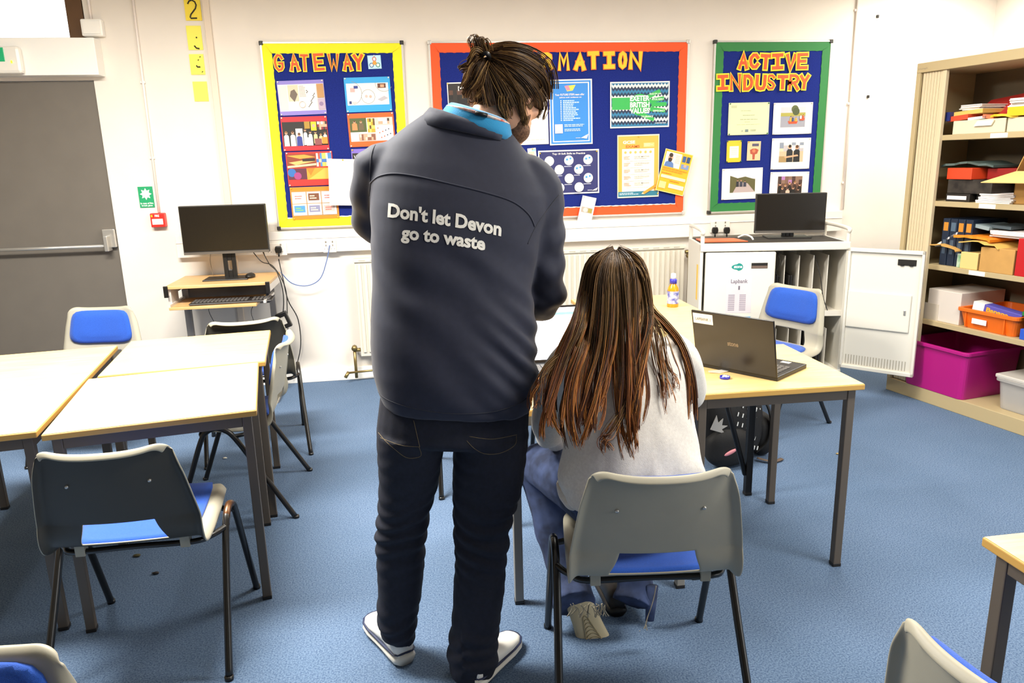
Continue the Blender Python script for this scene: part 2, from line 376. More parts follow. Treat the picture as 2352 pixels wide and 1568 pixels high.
def board(name,x0,x1,z0,z1,col,label,capmat,wd=.062,white=True):
    cx=(x0+x1)/2; o=thing('notice_board',label,'notice board',(cx,WALL,z0)); hw=(x1-x0)/2; H=z1-z0
    MB().bb(-hw+.01,hw-.01,-.02,0,.01,H-.01).build('felt_panel',m_felt,o)
    b=MB(); t=.012
    b.bb(-hw,hw,-.026,0,0,t); b.bb(-hw,hw,-.026,0,H-t,H); b.bb(-hw,-hw+t,-.026,0,0,H); b.bb(hw-t,hw,-.026,0,0,H)
    b.build('frame',m_alu,o,bevel=.002)
    mb=M('border_'+name,col,.7)
    out,inn=scallop(-hw+t,hw-t,t,H-t,wd,.062); n=len(out)
    b=MB(); b.add([(x,-.0235,z) for x,z in out]+[(x,-.0235,z) for x,z in inn]+[(x,-.0205,z) for x,z in inn],
        [(i,(i+1)%n,n+(i+1)%n,n+i) for i in range(n)]+[(n+i,n+(i+1)%n,2*n+(i+1)%n,2*n+i) for i in range(n)])
    b.build('border_trim',mb,o,fix=False)
    if white:
        out2,inn2=scallop(-hw+t,hw-t,t,H-t,wd*1.0,.05,1.2)
        b=MB(); N=len(out2)//4 if False else len(out2)
        idx=[i for i in range(N) if inn2[i][1]<t+wd*1.3]
        pts=[(x,z) for x,z in (inn2[i] for i in idx)]
        pts=sorted([p for p in pts],key=lambda p:p[0])
        vs=[(x,-.0222,t+.01) for x,z in pts]+[(x,-.0222,z+.006) for x,z in pts]; k=len(pts)
        b.add(vs,[(i,i+1,k+i+1,k+i) for i in range(k-1)]); b.build('white_scallop_strip',M('border_white','f3efe2',.7),o,fix=False)
    for sx in (-1,1):
        for sz in (0,1):
            b=MB(); zc=H-.008 if sz else .008; b.bb(sx*(hw-.008)-.013,sx*(hw-.008)+.013,-.03,0,zc-.013,zc+.013)
            b.build('corner_cap',capmat,o,bevel=.004)
    return o
board('yellow',-.838,.077,1.097,2.298,'f2e713','blue notice board with yellow scalloped border, left of the standing person',m_cap)
board('orange',.244,2.06,1.104,2.298,'f2541c','wide blue notice board with orange border behind the standing person',m_alu)
board('green',2.245,3.135,1.098,2.297,'2b7a3c','blue notice board with green border above the laptop trolley',m_cap,white=False)

# ---------------------------------------------------------------- cut-out title letters (strokes on a 0..1 grid)
S={'G':[[(.92,.78),(.75,.95),(.4,1),(.1,.8),(0,.5),(.1,.2),(.4,0),(.75,.04),(.95,.2),(.95,.45),(.55,.45)]],
'A':[[(0,0),(.5,1),(1,0)],[(.22,.36),(.78,.36)]],'T':[[(0,1),(1,1)],[(.5,1),(.5,0)]],
'E':[[(1,1),(0,1),(0,0),(1,0)],[(0,.5),(.8,.5)]],'W':[[(0,1),(.22,0),(.5,.6),(.78,0),(1,1)]],
'Y':[[(0,1),(.5,.5),(1,1)],[(.5,.5),(.45,0)]],'I':[[(0,1),(1,1)],[(.5,1),(.5,0)],[(0,0),(1,0)]],
'N':[[(0,0),(0,1),(1,0),(1,1)]],'F':[[(1,1),(0,1),(0,0)],[(0,.52),(.8,.52)]],
'O':[[(.5,1),(.15,.88),(0,.5),(.15,.12),(.5,0),(.85,.12),(1,.5),(.85,.88),(.5,1)]],
'R':[[(0,0),(0,1),(.6,1),(.92,.88),(.95,.7),(.85,.54),(.55,.46),(0,.46)],[(.5,.46),(1,0)]],
'M':[[(0,0),(.08,1),(.5,.35),(.92,1),(1,0)]],'C':[[(1,.8),(.75,1),(.4,1),(.1,.8),(0,.5),(.1,.2),(.4,0),(.75,0),(1,.2)]],
'V':[[(0,1),(.5,0),(1,1)]],'D':[[(0,0),(0,1),(.5,1),(.9,.8),(1,.5),(.9,.2),(.5,0),(0,0)]],
'U':[[(0,1),(0,.3),(.15,.05),(.5,0),(.85,.05),(1,.3),(1,1)]],
'S':[[(.95,.85),(.7,1),(.3,1),(.05,.8),(.2,.6),(.75,.42),(.97,.22),(.75,0),(.3,0),(.02,.18)]]}
def strokes(b,ch,w,h,th,y0,y1,mat):
    for si,poly in enumerate(S[ch]):
        y0_=y0-si*.0003
        P=[Vector((( x)*(w),(z)*(h))) for x,z in poly]; closed=(P[0]-P[-1]).length<1e-6
        if closed: P=P[:-1]
        n=len(P); L=[];R=[]
        for i in range(n):
            a=P[i-1] if (closed or i>0) else P[i]; c=P[(i+1)%n] if (closed or i<n-1) else P[i]
            d1=(P[i]-a); d2=(c-P[i])
            if d1.length<1e-9: d1=d2
            if d2.length<1e-9: d2=d1
            d1=d1.normalized(); d2=d2.normalized(); n1=Vector((-d1.y,d1.x)); n2=Vector((-d2.y,d2.x)); m=(n1+n2)
            m=m/max(m.length_squared/2,.35) if m.length>1e-6 else n1
            off=m*(th/2); p=P[i]
            if not closed and i==0: p=p-d2*th*.5
            if not closed and i==n-1: p=p+d1*th*.5
            L.append(p+off); R.append(p-off)
        vs=[(q.x,y0_,q.y) for q in L]+[(q.x,y0_,q.y) for q in R]+[(q.x,y1,q.y) for q in L]+[(q.x,y1,q.y) for q in R]
        K=n if closed else n-1; fs=[]
        for i in range(K):
            j=(i+1)%n; fs+=[(i,j,n+j,n+i),(2*n+i,2*n+j,j,i),(n+i,n+j,3*n+j,3*n+i)]
        if not closed: fs+=[(0,n,3*n,2*n),(n-1,2*n-1,4*n-1,3*n-1)]
        b.add(vs,fs,mat)
m_ly=M('letter_yellow','fbdc28',.6); m_lo=M('letter_orange','e2561c',.6,var=.12,vscale=60); m_lyo=M('letter_amber','fbc522',.6)
def letters(word,Cx,items,back,face,style,names):
    for li,((ch,x0,y0,x1,y1),nm) in enumerate(zip(items,names)):
        a=at(*Cx(x0,y0),YB_-.01); c=at(*Cx(x1,y1),YB_-.01)
        W=c.x-a.x; H=a.z-c.z; th=min(W*{'G':.33,'S':.35,'R':.36,'E':.38,'W':.30,'M':.30,'N':.35}.get(ch,.42),.042)
        o=thing('title_letter',nm,'letter',(a.x,YB_-.0045*(li%2),c.z),0,style)
        o.rotation_euler=(0,math.radians(random.uniform(-2.5,2.5)),0)
        q=MB(); q.T=Matrix.Translation((th/2,0,th/2)); strokes(q,ch,W-th,H-th,th,-.0075,-.0055,0); q.build('letter_backing',back,o,fix=False)
        q=MB(); q.T=Matrix.Translation((th/2,0,th/2)); strokes(q,ch,W-th,H-th,th*.54 if face is m_lo else th*.72,-.0095,-.0074,0); q.build('letter_face',face,o,fix=False)
nth=lambda word,i:(['first','second','third'][word[:i].count(word[i])]+' ' if word.count(word[i])>1 else '')
def nms(word,txt): return [txt%(nth(word,i)+'letter '+ch) for i,ch in enumerate(word)]
letters('GATEWAY',C2,[('G',148,170,248,312),('A',266,165,366,312),('T',345,170,432,310),('E',447,165,553,310),('W',555,168,660,310),('A',665,165,760,308),('Y',745,170,850,308)],
  m_ly,m_lo,'letters of the GATEWAY title',nms('GATEWAY','orange and yellow cut-out %s of the GATEWAY title'))
letters('INFORMATION',C3,[('I',490,175,580,312),('N',600,170,695,312),('F',712,168,795,310),('O',815,165,905,308),('R',945,165,1040,305),('M',1068,160,1165,310),('A',1190,165,1290,308),('T',1298,155,1395,303),('I',1420,155,1515,300),('O',1530,155,1605,298),('N',1612,150,1720,300)],
  M('letter_edge_orange','ee6a1e',.6),m_lyo,'letters of the INFORMATION title',nms('INFORMATION','yellow cut-out %s of the INFORMATION title'))
letters('ACTIVE',C4,[('A',330,170,420,318),('C',415,175,505,315),('T',503,175,600,320),('I',600,175,700,325),('V',707,175,800,328),('E',800,172,893,320)],
  m_ly,m_lo,'letters of the ACTIVE INDUSTRY title',nms('ACTIVE','orange and yellow cut-out %s in the word ACTIVE'))
letters('INDUSTRY',C4,[('I',163,345,262,488),('N',265,342,360,490),('D',370,342,460,490),('U',462,342,560,488),('S',558,345,635,480),('T',640,345,735,480),('R',735,340,825,485),('Y',820,345,905,480)],
  m_ly,m_lo,'letters of the ACTIVE INDUSTRY title',nms('INDUSTRY','orange and yellow cut-out %s in the word INDUSTRY'))

# ---------------------------------------------------------------- posters
class Sheet:
    def __init__(s,name,label,cat,Cx,TL,TR,BL,base,lift=.004,group=None,tilt=0):
        a=at(*Cx(*TL),YB_-lift); b=at(*Cx(*TR),YB_-lift); c=at(*Cx(*BL),YB_-lift)
        s.w=(b-a).length; s.h=(c-a).length; s.ang=math.atan2(b.z-a.z,b.x-a.x)
        s.o=(name,label,cat,group,a,lift,tilt); s.b=MB(); s.mats=[]; s.d=0; s.base=base
        s.b.bb(0,s.w,-.0012,0,-s.h,0,s.mi(base))
    def mi(s,m):
        if m not in s.mats: s.mats.append(m)
        return s.mats.index(m)
    def y(s): s.d+=1; return -.0012-.00025*s.d
    def rect(s,x0,y0,x1,y1,m,same=False):
        y=-.0012-.00025*s.d if same else s.y()
        s.b.add([(x0*s.w,y,-y1*s.h),(x1*s.w,y,-y1*s.h),(x1*s.w,y,-y0*s.h),(x0*s.w,y,-y0*s.h)],[(0,1,2,3)],s.mi(m)); return s
    def poly(s,pts,m):
        y=s.y(); s.b.add([(x*s.w,y,-z*s.h) for x,z in pts],[tuple(range(len(pts)))],s.mi(m)); return s
    def disc(s,x,y,r,m,n=24):    # r in units of width
        Y=s.y(); s.b.add([(x*s.w+r*s.w*math.cos(2*PI*k/n),Y,-y*s.h+r*s.w*math.sin(2*PI*k/n)) for k in range(n)],[tuple(range(n))],s.mi(m)); return s
    def ring(s,x,y,r,t,m,n=32,a0=0,a1=2*PI):
        Y=s.y(); vs=[]
        for k in range(n+1):
            a=a0+(a1-a0)*k/n
            for q in (r,r-t): vs.append((x*s.w+q*s.w*math.cos(a),Y,-y*s.h+q*s.w*math.sin(a)))
        s.b.add(vs,[(2*k,2*k+1,2*k+3,2*k+2) for k in range(n)],s.mi(m)); return s
    def text(s,t,x0,y0,x1,y1,m,bold=.02):
        puttext(s.b,t,x0*s.w,x1*s.w,-y1*s.h,-y0*s.h,s.y(),s.mi(m),bold); return s
    def lines(s,x0,y0,x1,y1,n,m,seed=0,fill=.5,center=False):
        rd=random.Random(seed); y=s.y(); 
        for k in range(n):
            z0=y0+(y1-y0)*k/n; z1=z0+(y1-y0)/n*fill; L=(x1-x0)*rd.uniform(.55,1)
            a=x0 if not center else (x0+x1-L)/2; e=a+L
            while a<e-1e-4:          # broken into word-like dashes
                q=min(e,a+(x1-x0)*rd.uniform(.06,.16)); s.b.add([(a*s.w,y,-z1*s.h),(q*s.w,y,-z1*s.h),(q*s.w,y,-z0*s.h),(a*s.w,y,-z0*s.h)],[(0,1,2,3)],s.mi(m)); a=q+(x1-x0)*.02
        return s
    def mosaic(s,x0,y0,x1,y1,nx,ny,cols,seed=0,blob=True):
        rd=random.Random(seed); y=s.y()
        for i in range(nx):
            for j in range(ny):
                a,b_=x0+(x1-x0)*i/nx,x0+(x1-x0)*(i+1)/nx; c,d_=y0+(y1-y0)*j/ny,y0+(y1-y0)*(j+1)/ny
                s.b.add([(a*s.w,y,-d_*s.h),(b_*s.w,y,-d_*s.h),(b_*s.w,y,-c*s.h),(a*s.w,y,-c*s.h)],[(0,1,2,3)],s.mi(PC(rd.choice(cols))))
        return s
    def figures(s,x0,y0,x1,y1,n,cols,skin='d8a487',seed=0,hs=.5):
        rd=random.Random(seed)
        for k in range(n):
            x=x0+(x1-x0)*(k+.5)/n+rd.uniform(-.01,.01); bw=(x1-x0)/n*.42; hh=(y1-y0)*rd.uniform(.75,1)*hs*2
            top=y1-hh; m=PC(rd.choice(cols))
            s.poly([(x-bw,y1),(x+bw,y1),(x+bw*.9,top+hh*.35),(x+bw*.45,top+hh*.26),(x-bw*.45,top+hh*.26),(x-bw*.9,top+hh*.35)],m)
            s.disc(x,top+hh*.14,min(bw*.55,hh*.13*s.h/s.w),PC(skin),12); s.disc(x,top+hh*.09,min(bw*.5,hh*.11*s.h/s.w)*.9,PC(rd.choice(['2a1d14','5a3a20','8a6233'])),12)
        return s
    def done(s,pins=((.03,.03),(.97,.03),(.03,.97),(.97,.97)),pinmat='pin_white',kind='pin'):
        name,label,cat,group,a,lift,tilt=s.o
        o=s.b.build(name,s.mats,None,(a.x,YB_-lift,a.z),rot=(math.radians(tilt),-s.ang,0),fix=False)
        tag(o,label,cat,group)
        for x,y in pins:
            q=MB(); q.tube([(x*s.w,-.001,-y*s.h),(x*s.w,-.008,-y*s.h)],[.004,.005],8); q.build('pin',PINS[pinmat],o)
        return o
PINS={'pin_white':M('pin_white','efe9dc',.4),'pin_yellow':M('pin_yellow','e8c23a',.4),'pin_green':M('pin_green','1c6b4a',.4)}
def PC(c): return M('print_'+c,c,.55)
W_='e9e5de'
# --- gateway board
PG='posters on the yellow bordered board'
s=Sheet('poster','purple bordered poster of pale drawings and sketches under the GATEWAY title','poster',C2,(178,380),(530,367),(205,640),PC('8a7cc8'),group=PG)
s.rect(.015,.11,.99,.88,PC('efe4dc')); s.rect(.02,.15,.2,.86,PC('e8dccb')).rect(.22,.13,.44,.6,PC('d9c5a6')).poly([(.28,.3),(.36,.25),(.42,.4),(.34,.62),(.25,.45)],PC('6b5d50'))
s.lines(.46,.16,.62,.5,8,PC('b7aca0'),1).rect(.6,.15,.82,.84,PC('f4efe9'))
for k in range(16): s.disc(.62+.18*((k*37)%10)/10,.3+.5*((k*53)%16)/16,.012,PC('4a4038'),8)
s.rect(.84,.12,.985,.52,PC('b98a55')).rect(.84,.54,.985,.86,PC('b6a3b4')).disc(.91,.7,.045,PC('8d7798')).ring(.5,.7,.07,.01,PC('c0b6ad'))
s.done()
s=Sheet('poster','sky blue bordered poster of circles, right below the GATEWAY title','poster',C2,(682,355),(1028,345),(708,615),PC('2b9fdc'),group=PG)
s.rect(.04,.17,.95,.8,PC(W_)).ring(.5,.56,.15,.008,PC('8a8580')).ring(.12,.45,.25,.008,PC('8a8580'),a0=-1.3,a1=1.4).ring(.86,.17,.19,.008,PC('8a8580'),a0=-PI,a1=-.5)
s.rect(.12,.3,.22,.42,PC('d9a9a4')).rect(.2,.24,.29,.32,PC('2f3f8c')).rect(.72,.19,.9,.32,PC('6b3f2c')).rect(.78,.22,.86,.3,PC('d7a17c')).disc(.46,.55,.03,PC('d8b8b0')).disc(.55,.56,.03,PC('c8b0a0')).poly([(.7,.65),(.85,.55),(.93,.62),(.78,.7)],PC('b9b4bb')).rect(.08,.68,.13,.76,PC('2c3a78')).rect(.15,.7,.24,.77,PC('cfc8c4'))
s.done()
s=Sheet('poster','red bordered poster of performers on black, second in the left column','poster',C2,(207,650),(555,640),(235,905),PC('c6202c'),group=PG)
s.rect(.02,.15,.99,.86,PC('1d1815')).rect(.3,.35,.45,.86,PC('e8e2de')).figures(.03,.35,.3,.86,2,['efeae6','d9d4d0'],seed=3).figures(.3,.36,.45,.86,1,['2c3a8c'],seed=4)
s.figures(.45,.3,.66,.84,2,['f0ece8','151212'],seed=5).rect(.5,.15,.62,.36,PC('a8842a')).rect(.64,.16,.76,.42,PC('e6c41f')).disc(.7,.28,.035,PC('d8a487')).mosaic(.78,.16,.99,.4,5,3,['d8a487','8a2b30','eae4e0','3a2a2a'],7)
s.figures(.68,.42,.99,.8,3,['e8c98f','f1ede8','e2a03a'],seed=8).rect(.7,.66,.85,.85,PC('8a4a4a')).rect(.86,.62,.98,.82,PC('d98a2a')).rect(.52,.62,.66,.86,PC('f0e6e0'))
s.done()
s=Sheet('poster','orange bordered poster of garden photos, second in the right column','poster',C2,(708,625),(1055,612),(735,875),PC('f0601c'),group=PG)
s.rect(.04,.14,.97,.84,PC('e9e0d8')).rect(.04,.14,.4,.56,PC('4e5a2c')).figures(.08,.2,.36,.5,2,['d98a55','6a5a40'],seed=1).rect(.42,.16,.58,.58,PC('c9a22c')).mosaic(.42,.16,.58,.58,4,4,['c9a22c','6b4a1c','e2c860'],3)
s.rect(.6,.15,.97,.36,PC('d9c8bb')).mosaic(.66,.17,.9,.34,5,2,['4a3a32','d8a487','efe8e0'],5).rect(.6,.4,.97,.84,PC('f6f0ea')).rect(.22,.62,.58,.82,PC('c98a78')).mosaic(.23,.63,.57,.81,8,2,['d8a487','8a5a48','e8c8b8'],6)
for k in range(9): s.disc(.64+.3*((k*41)%9)/9,.46+.32*((k*29)%9)/9,.014,PC('34425a' if k%2 else 'c0522a'),8)
s.done()
s=Sheet('poster','red poster of orange streaks and book spines, third in the left column','poster',C2,(245,915),(595,903),(275,1170),PC('c92a22'),group=PG)
s.rect(.02,.06,.64,.46,PC('8a3a1c')).poly([(.02,.1),(.4,.08),(.64,.16),(.3,.2)],PC('f09a3a')).poly([(.05,.3),(.5,.22),(.64,.28),(.2,.38)],PC('f6b46a')).rect(.35,.2,.62,.28,PC('2a1a18')).poly([(.02,.4),(.64,.34),(.64,.4),(.02,.46)],PC('e8c8a0'))
s.mosaic(.65,.05,.98,.44,8,1,['4a86c0','e8dcc8','c84a3a','f0c860','7ab0d8'],4).mosaic(.65,.22,.98,.32,6,1,['d9e4ea','3f74b8','e6b8a0'],9)
s.rect(.02,.48,.42,.8,PC('5a2438')).disc(.1,.6,.09,PC('2c6ab0')).disc(.22,.7,.08,PC('a03a78')).rect(.42,.48,.98,.82,PC('e8962a')).poly([(.46,.8),(.8,.5),(.98,.5),(.98,.8)],PC('f2b44a')).poly([(.42,.48),(.6,.48),(.5,.7)],PC('c87a1c'))
s.done()
s=Sheet('poster','orange bordered poster of six small picture cards at the board bottom','poster',C2,(278,1178),(632,1165),(312,1420),PC('f0861c'),group=PG)
s.rect(.02,.12,.97,.9,PC('b8894e'))
cols=['f7eef0','7a4a30','f2eaf0','4f94c8','8a8aa8','d9b8b0']
for k in range(6):
    i,j=k%3,k//3; s.rect(.03+.315*i,.15+.37*j,.325+.315*i,.5+.37*j,PC(W_)); s.rect(.06+.315*i,.2+.37*j,.29+.315*i,.42+.36*j,PC(cols[k]))
    s.lines(.09+.315*i,.26+.37*j,.26+.315*i,.4+.36*j,2,PC('c86a5a' if k in (0,2,5) else ('e8d8c0' if k!=3 else '8ac060')),k)
s.done(pinmat='pin_yellow')
s=Sheet('poster','purple bordered dark poster half hidden behind the hanging white sheet','poster',C2,(738,890),(1085,878),(765,1150),PC('7d68c0'),group=PG)
s.rect(.02,.12,.98,.9,PC('241c18')).rect(.1,.4,.5,.8,PC('b8703a')).text('WE',.05,.18,.2,.3,PC(W_)); s.done(pinmat='pin_yellow')
s=Sheet('badge_card','small pale blue card with three linked circles, beside the letter Y of GATEWAY','card',C2,(860,188),(960,184),(868,290),PC('a9d3ee'))
s.rect(.06,.06,.94,.94,PC('bfe0f2')).ring(.5,.28,.16,.05,PC('c8453a')).ring(.26,.72,.17,.05,PC('2f5a8a')).ring(.74,.72,.17,.05,PC('3a8a5a')).disc(.5,.27,.1,PC(W_)).disc(.26,.72,.1,PC(W_)).disc(.74,.72,.1,PC(W_)).disc(.5,.56,.15,PC('e89a3a')); s.done(pins=((.5,.04),))
s=Sheet('paper_sheet','white paper sheet hanging loose over the lower right of the yellow bordered board','paper',C2,(565,962),(830,966),(562,1310),PC(W_),lift=.04)
s.lines(.05,.1,.95,.95,22,PC('e6e2de'),3,fill=.25); s.done(pins=((.42,.02),),pinmat='pin_yellow')
# --- information board
PI_='posters on the orange bordered board'
s=Sheet('poster','dark photo poster half hidden behind the standing man\'s hair','poster',C3,(220,400),(460,393),(238,700),PC(W_),group=PI_)
s.rect(.03,.03,.97,.97,PC('2a2420')).mosaic(.05,.2,.95,.9,7,6,['2a2420','5a3a2c','1a1614','7a5a48'],4).text('Me',.35,.1,.65,.22,PC(W_)); s.done(pinmat='pin_yellow')
s=Sheet('poster','plain white sheet beside the man\'s face on the orange bordered board','poster',C3,(720,388),(988,380),(735,880),PC(W_),group=PI_)
s.lines(.05,.92,.9,.95,1,PC('c8c4be'),2); s.done(pins=())
s=Sheet('poster','tall blue poster with a white double frame and a white bulleted list','poster',C3,(1000,378),(1333,370),(1017,880),PC(W_),group=PI_)
BL_=PC('2c86d8')
s.rect(.03,.02,.97,.98,BL_).rect(.07,.045,.93,.955,PC(W_)).rect(.095,.06,.905,.94,BL_)
s.poly([(.36,.1),(.62,.085),(.55,.17),(.42,.18)],PC('f2d84a')).poly([(.36,.1),(.45,.09),(.5,.16),(.42,.17)],PC('f08aa0'))
s.text('Your FUTURE STEPS team offer',.14,.215,.82,.245,PC(W_)).text('advice and guidance on',.24,.26,.75,.288,PC(W_)).lines(.32,.315,.72,.64,12,PC('bcdcf4'),3,.62)
for k in range(12): s.rect(.26,.315+.0271*k,.285,.33+.0271*k,PC('e6f2fc'))
s.rect(.12,.68,.3,.82,PC('ecd6d6')).lines(.34,.685,.9,.73,2,PC('bcdcf4'),5,.6).lines(.34,.755,.75,.8,2,PC('bcdcf4'),6,.6).poly([(.72,.9),(.9,.84),(.86,.915)],PC(W_)).lines(.6,.895,.72,.91,1,PC(W_)); s.done(pins=())
s=Sheet('poster','wide zigzag patterned poster with a green hand and the words BRITISH VALUES','poster',C3,(1473,395),(1930,387),(1480,750),PC(W_),group=PI_)
s.rect(.02,.03,.98,.97,PC('1d6a94'))
cz=['f3ecd9','1a2b4a','2878a0','12324e']
rows=15
for r in range(rows):
    y0=.04+.92*r/rows; hgt=.92/rows; col=PC(cz[r%4 if r%4!=2 else 2]); n=17; pts=[];low=[]
    for k in range(2*n+1):
        x=.025+.95*k/(2*n); dz=hgt*.75*(k%2); pts.append((x,min(.965,y0+dz))); low.append((x,min(.965,y0+dz+hgt*.95)))
    yy=s.y(); N=len(pts); s.b.add([(x*s.w,yy,-z*s.h) for x,z in pts]+[(x*s.w,yy,-z*s.h) for x,z in low],[(i,i+1,N+i+1,N+i) for i in range(N-1)],s.mi(col))
    s.d-=1
s.d+=1
GR=PC('2fae4e'); s.rect(.03,.34,.36,.6,GR); s.disc(.5,.5,.17,GR)
for (x,y,a) in ((.72,.28,.42),(.78,.4,.2),(.82,.5,.02),(.8,.62,-.12),(.62,.76,-.42)):
    ca,sa=math.cos(a),math.sin(a); L=.13; q=[(-L,-.035),(L,-.028),(L,.028),(-L,.035)]
    s.poly([(x+(u*ca+v*sa),y+(-u*sa+v*ca)*s.w/s.h) for u,v in q],GR)
for t,y in (('EXETER',.3),('BRITISH',.44),('VALUES',.57)): s.text(t,.33,y,.66,y+.12,PC('f4f6ea'),.04)
for t,x,y in (('RULE OF LAW',.66,.25),('MUTUAL RESPECT',.7,.37),('DEMOCRACY',.72,.62),('TOLERANCE',.52,.74)): s.text(t,x,y,x+.2,y+.04,PC('e6f4e2'),.02)
s.lines(.76,.9,.96,.93,1,PC('e9eef2')); s.done(pins=())
s=Sheet('poster','navy poster of ten white circles headed Top 10 Soft Skills to Practice','poster',C3,(920,922),(1387,907),(932,1262),PC(W_),group=PI_)
NV=PC('2a2c66'); s.rect(.02,.03,.98,.97,NV).text('Top 10 Soft Skills to Practice',.23,.06,.77,.115,PC(W_),.02)
for x,y,c in ((.18,.24,0),(.5,.235,1),(.815,.23,1),(.34,.44,0),(.66,.44,1),(.18,.64,0),(.5,.645,0),(.815,.645,1),(.34,.85,1),(.66,.85,0)):
    s.disc(x,y,.077,PC(W_),28)
    if c: s.disc(x-.03,y-.02,.018,PC('3a9ad8'),10).disc(x+.025,y-.04,.016,PC('3a9ad8'),10)
    s.ring(x,y+.03,.025,.007,PC('b8b4c0'),12,0,PI).lines(x-.08,y+.125,x+.08,y+.15,1,PC('b9bbd0'),int(x*100),.8)
s.poly([(.87,.94),(.97,.87),(.95,.94)],PC(W_)).lines(.8,.92,.88,.94,1,PC('d9d9e4'),fill=.7); s.done(pins=((.03,.06),(.96,.05)),pinmat='pin_yellow')
s=Sheet('picture_card','small pale card beside the man\'s shoulder under the white sheet','card',C3,(838,905),(902,898),(850,1035),PC('f2e8da'))
s.rect(.1,.2,.8,.7,PC('e8c8b0')).disc(.4,.45,.2,PC('c89a90')).rect(.5,.05,.95,.2,PC('9ad0e4')); s.done(pins=((.6,.06),),pinmat='pin_yellow')
s=Sheet('poster','orange and cream exam timetable poster headed GCSE EXAMS with a pencil','poster',C3,(1528,803),(1850,793),(1535,1285),PC('f6e8c8'),group=PI_)
s.rect(.02,.02,.98,.98,PC('f2b04a')).rect(.02,.9,.98,.98,PC('2f7a90')).lines(.05,.92,.55,.96,2,PC('d8e8ea'),4).rect(.11,.22,.88,.9,PC('f7edda'))
s.text('GCSE',.13,.09,.42,.14,PC('fbf3e0'),.04).text('EXAMS',.2,.16,.53,.205,PC('d86a1c'),.03).rect(.62,.13,.88,.2,PC('f4c878')).lines(.64,.14,.86,.19,3,PC('fbe6c0'),3)
for k in range(6): s.disc(.19+.12*k,.275,.03,PC('f2b860'),10)
for k,t in enumerate(('GCSE MATHS','GCSE ENGLISH','GCSE MATHS','GCSE ENGLISH','GCSE MATHS')):
    y=.335+.105*k; s.text(t,.4,y,.76,y+.022,PC('a8a09a'),.01).lines(.4,y+.035,.72,y+.05,1,PC('b8b0a8'),k).lines(.15,y,.34,y+.06,3,PC('e8a890'),k+9).lines(.2,y+.075,.82,y+.085,1,PC('cfc6ba'),k+20)
s.poly([(.6,.92),(.92,.79),(.95,.83),(.64,.95)],PC('ee9a30')).poly([(.57,.945),(.6,.92),(.64,.95)],PC('f0d8b0')); s.done(pins=((.5,.03),(.97,.95)),pinmat='pin_yellow')
s=Sheet('flyer','tilted yellow flyer with a photo of a bearded person at the board\'s right edge','flyer',C3,(1900,903),(2112,955),(1825,1222),PC('f4e0a0'),lift=.02)
s.rect(.02,.015,.98,.985,PC('f2b220')).rect(.06,.05,.62,.4,PC('e8e0d2')).poly([(.08,.4),(.1,.3),(.24,.24),(.38,.3),(.42,.4)],PC('5a7ab0')).disc(.24,.18,.09,PC('d8a487')).disc(.24,.23,.07,PC('3a2a1c')).disc(.24,.12,.07,PC('3a2a1c')).lines(.42,.1,.6,.3,5,PC('c9c2b4'),5)
s.rect(.66,.08,.78,.22,PC('3a5a8a')).rect(.81,.08,.93,.22,PC('2c4a70')).rect(.66,.27,.94,.38,PC('7a92b8')).disc(.8,.3,.05,PC('d8a487')).lines(.06,.42,.94,.52,2,PC('e0901c'),2,.6).lines(.06,.55,.6,.58,1,PC('c8641c'),3).rect(.06,.6,.94,.67,PC('f6e6b8')).rect(.4,.78,.94,.88,PC('f8ecc8')).lines(.4,.71,.9,.74,1,PC('c8641c'),7).rect(.06,.76,.3,.92,PC('e8cf8a'))
s.done(pins=((.06,.02),),pinmat='pin_yellow')
s=Sheet('leaflet','narrow white leaflet hanging off the bottom of the orange bordered board','leaflet',C3,(1263,1263),(1368,1285),(1213,1490),PC(W_),lift=.03)
s.rect(.1,.36,.9,.54,PC('b8a898')).disc(.4,.45,.16,PC('d9cfc4')).rect(.6,.38,.88,.52,PC('a89a4a')).lines(.2,.12,.7,.2,2,PC('ddd8d2'),4).lines(.2,.8,.6,.84,1,PC('ccc6c0'),4); s.done(pins=((.1,.03),))
# --- active industry board
PA='photo sheets on the green bordered board'
s=Sheet('certificate','pale green certificate on the green bordered board, left of the canoe photo','certificate',C4,(258,580),(585,573),(255,838),PC('dfe3b0'),lift=.004)
s.rect(.06,.08,.2,.16,PC('c2c69a')).lines(.3,.24,.7,.28,1,PC('b9bd92'),1).lines(.35,.38,.65,.41,1,PC('9da27c'),2).lines(.18,.51,.82,.54,1,PC('9da27c'),3,center=True).lines(.4,.59,.6,.62,1,PC('b9bd92'),4).lines(.15,.67,.85,.69,1,PC('b9bd92'),5,center=True).rect(.42,.83,.5,.91,PC('7a8a86')).rect(.33,.85,.37,.9,PC('aab09a')).lines(.55,.84,.7,.9,2,PC('9aa08a'),6); s.done(pinmat='pin_green')
def photo(label,TL,TR,BL,fn,box):
    s=Sheet('photo_sheet',label,'photo',C4,TL,TR,BL,PC(W_),group=PA); fn(s,*box); s.done(pinmat='pin_white')
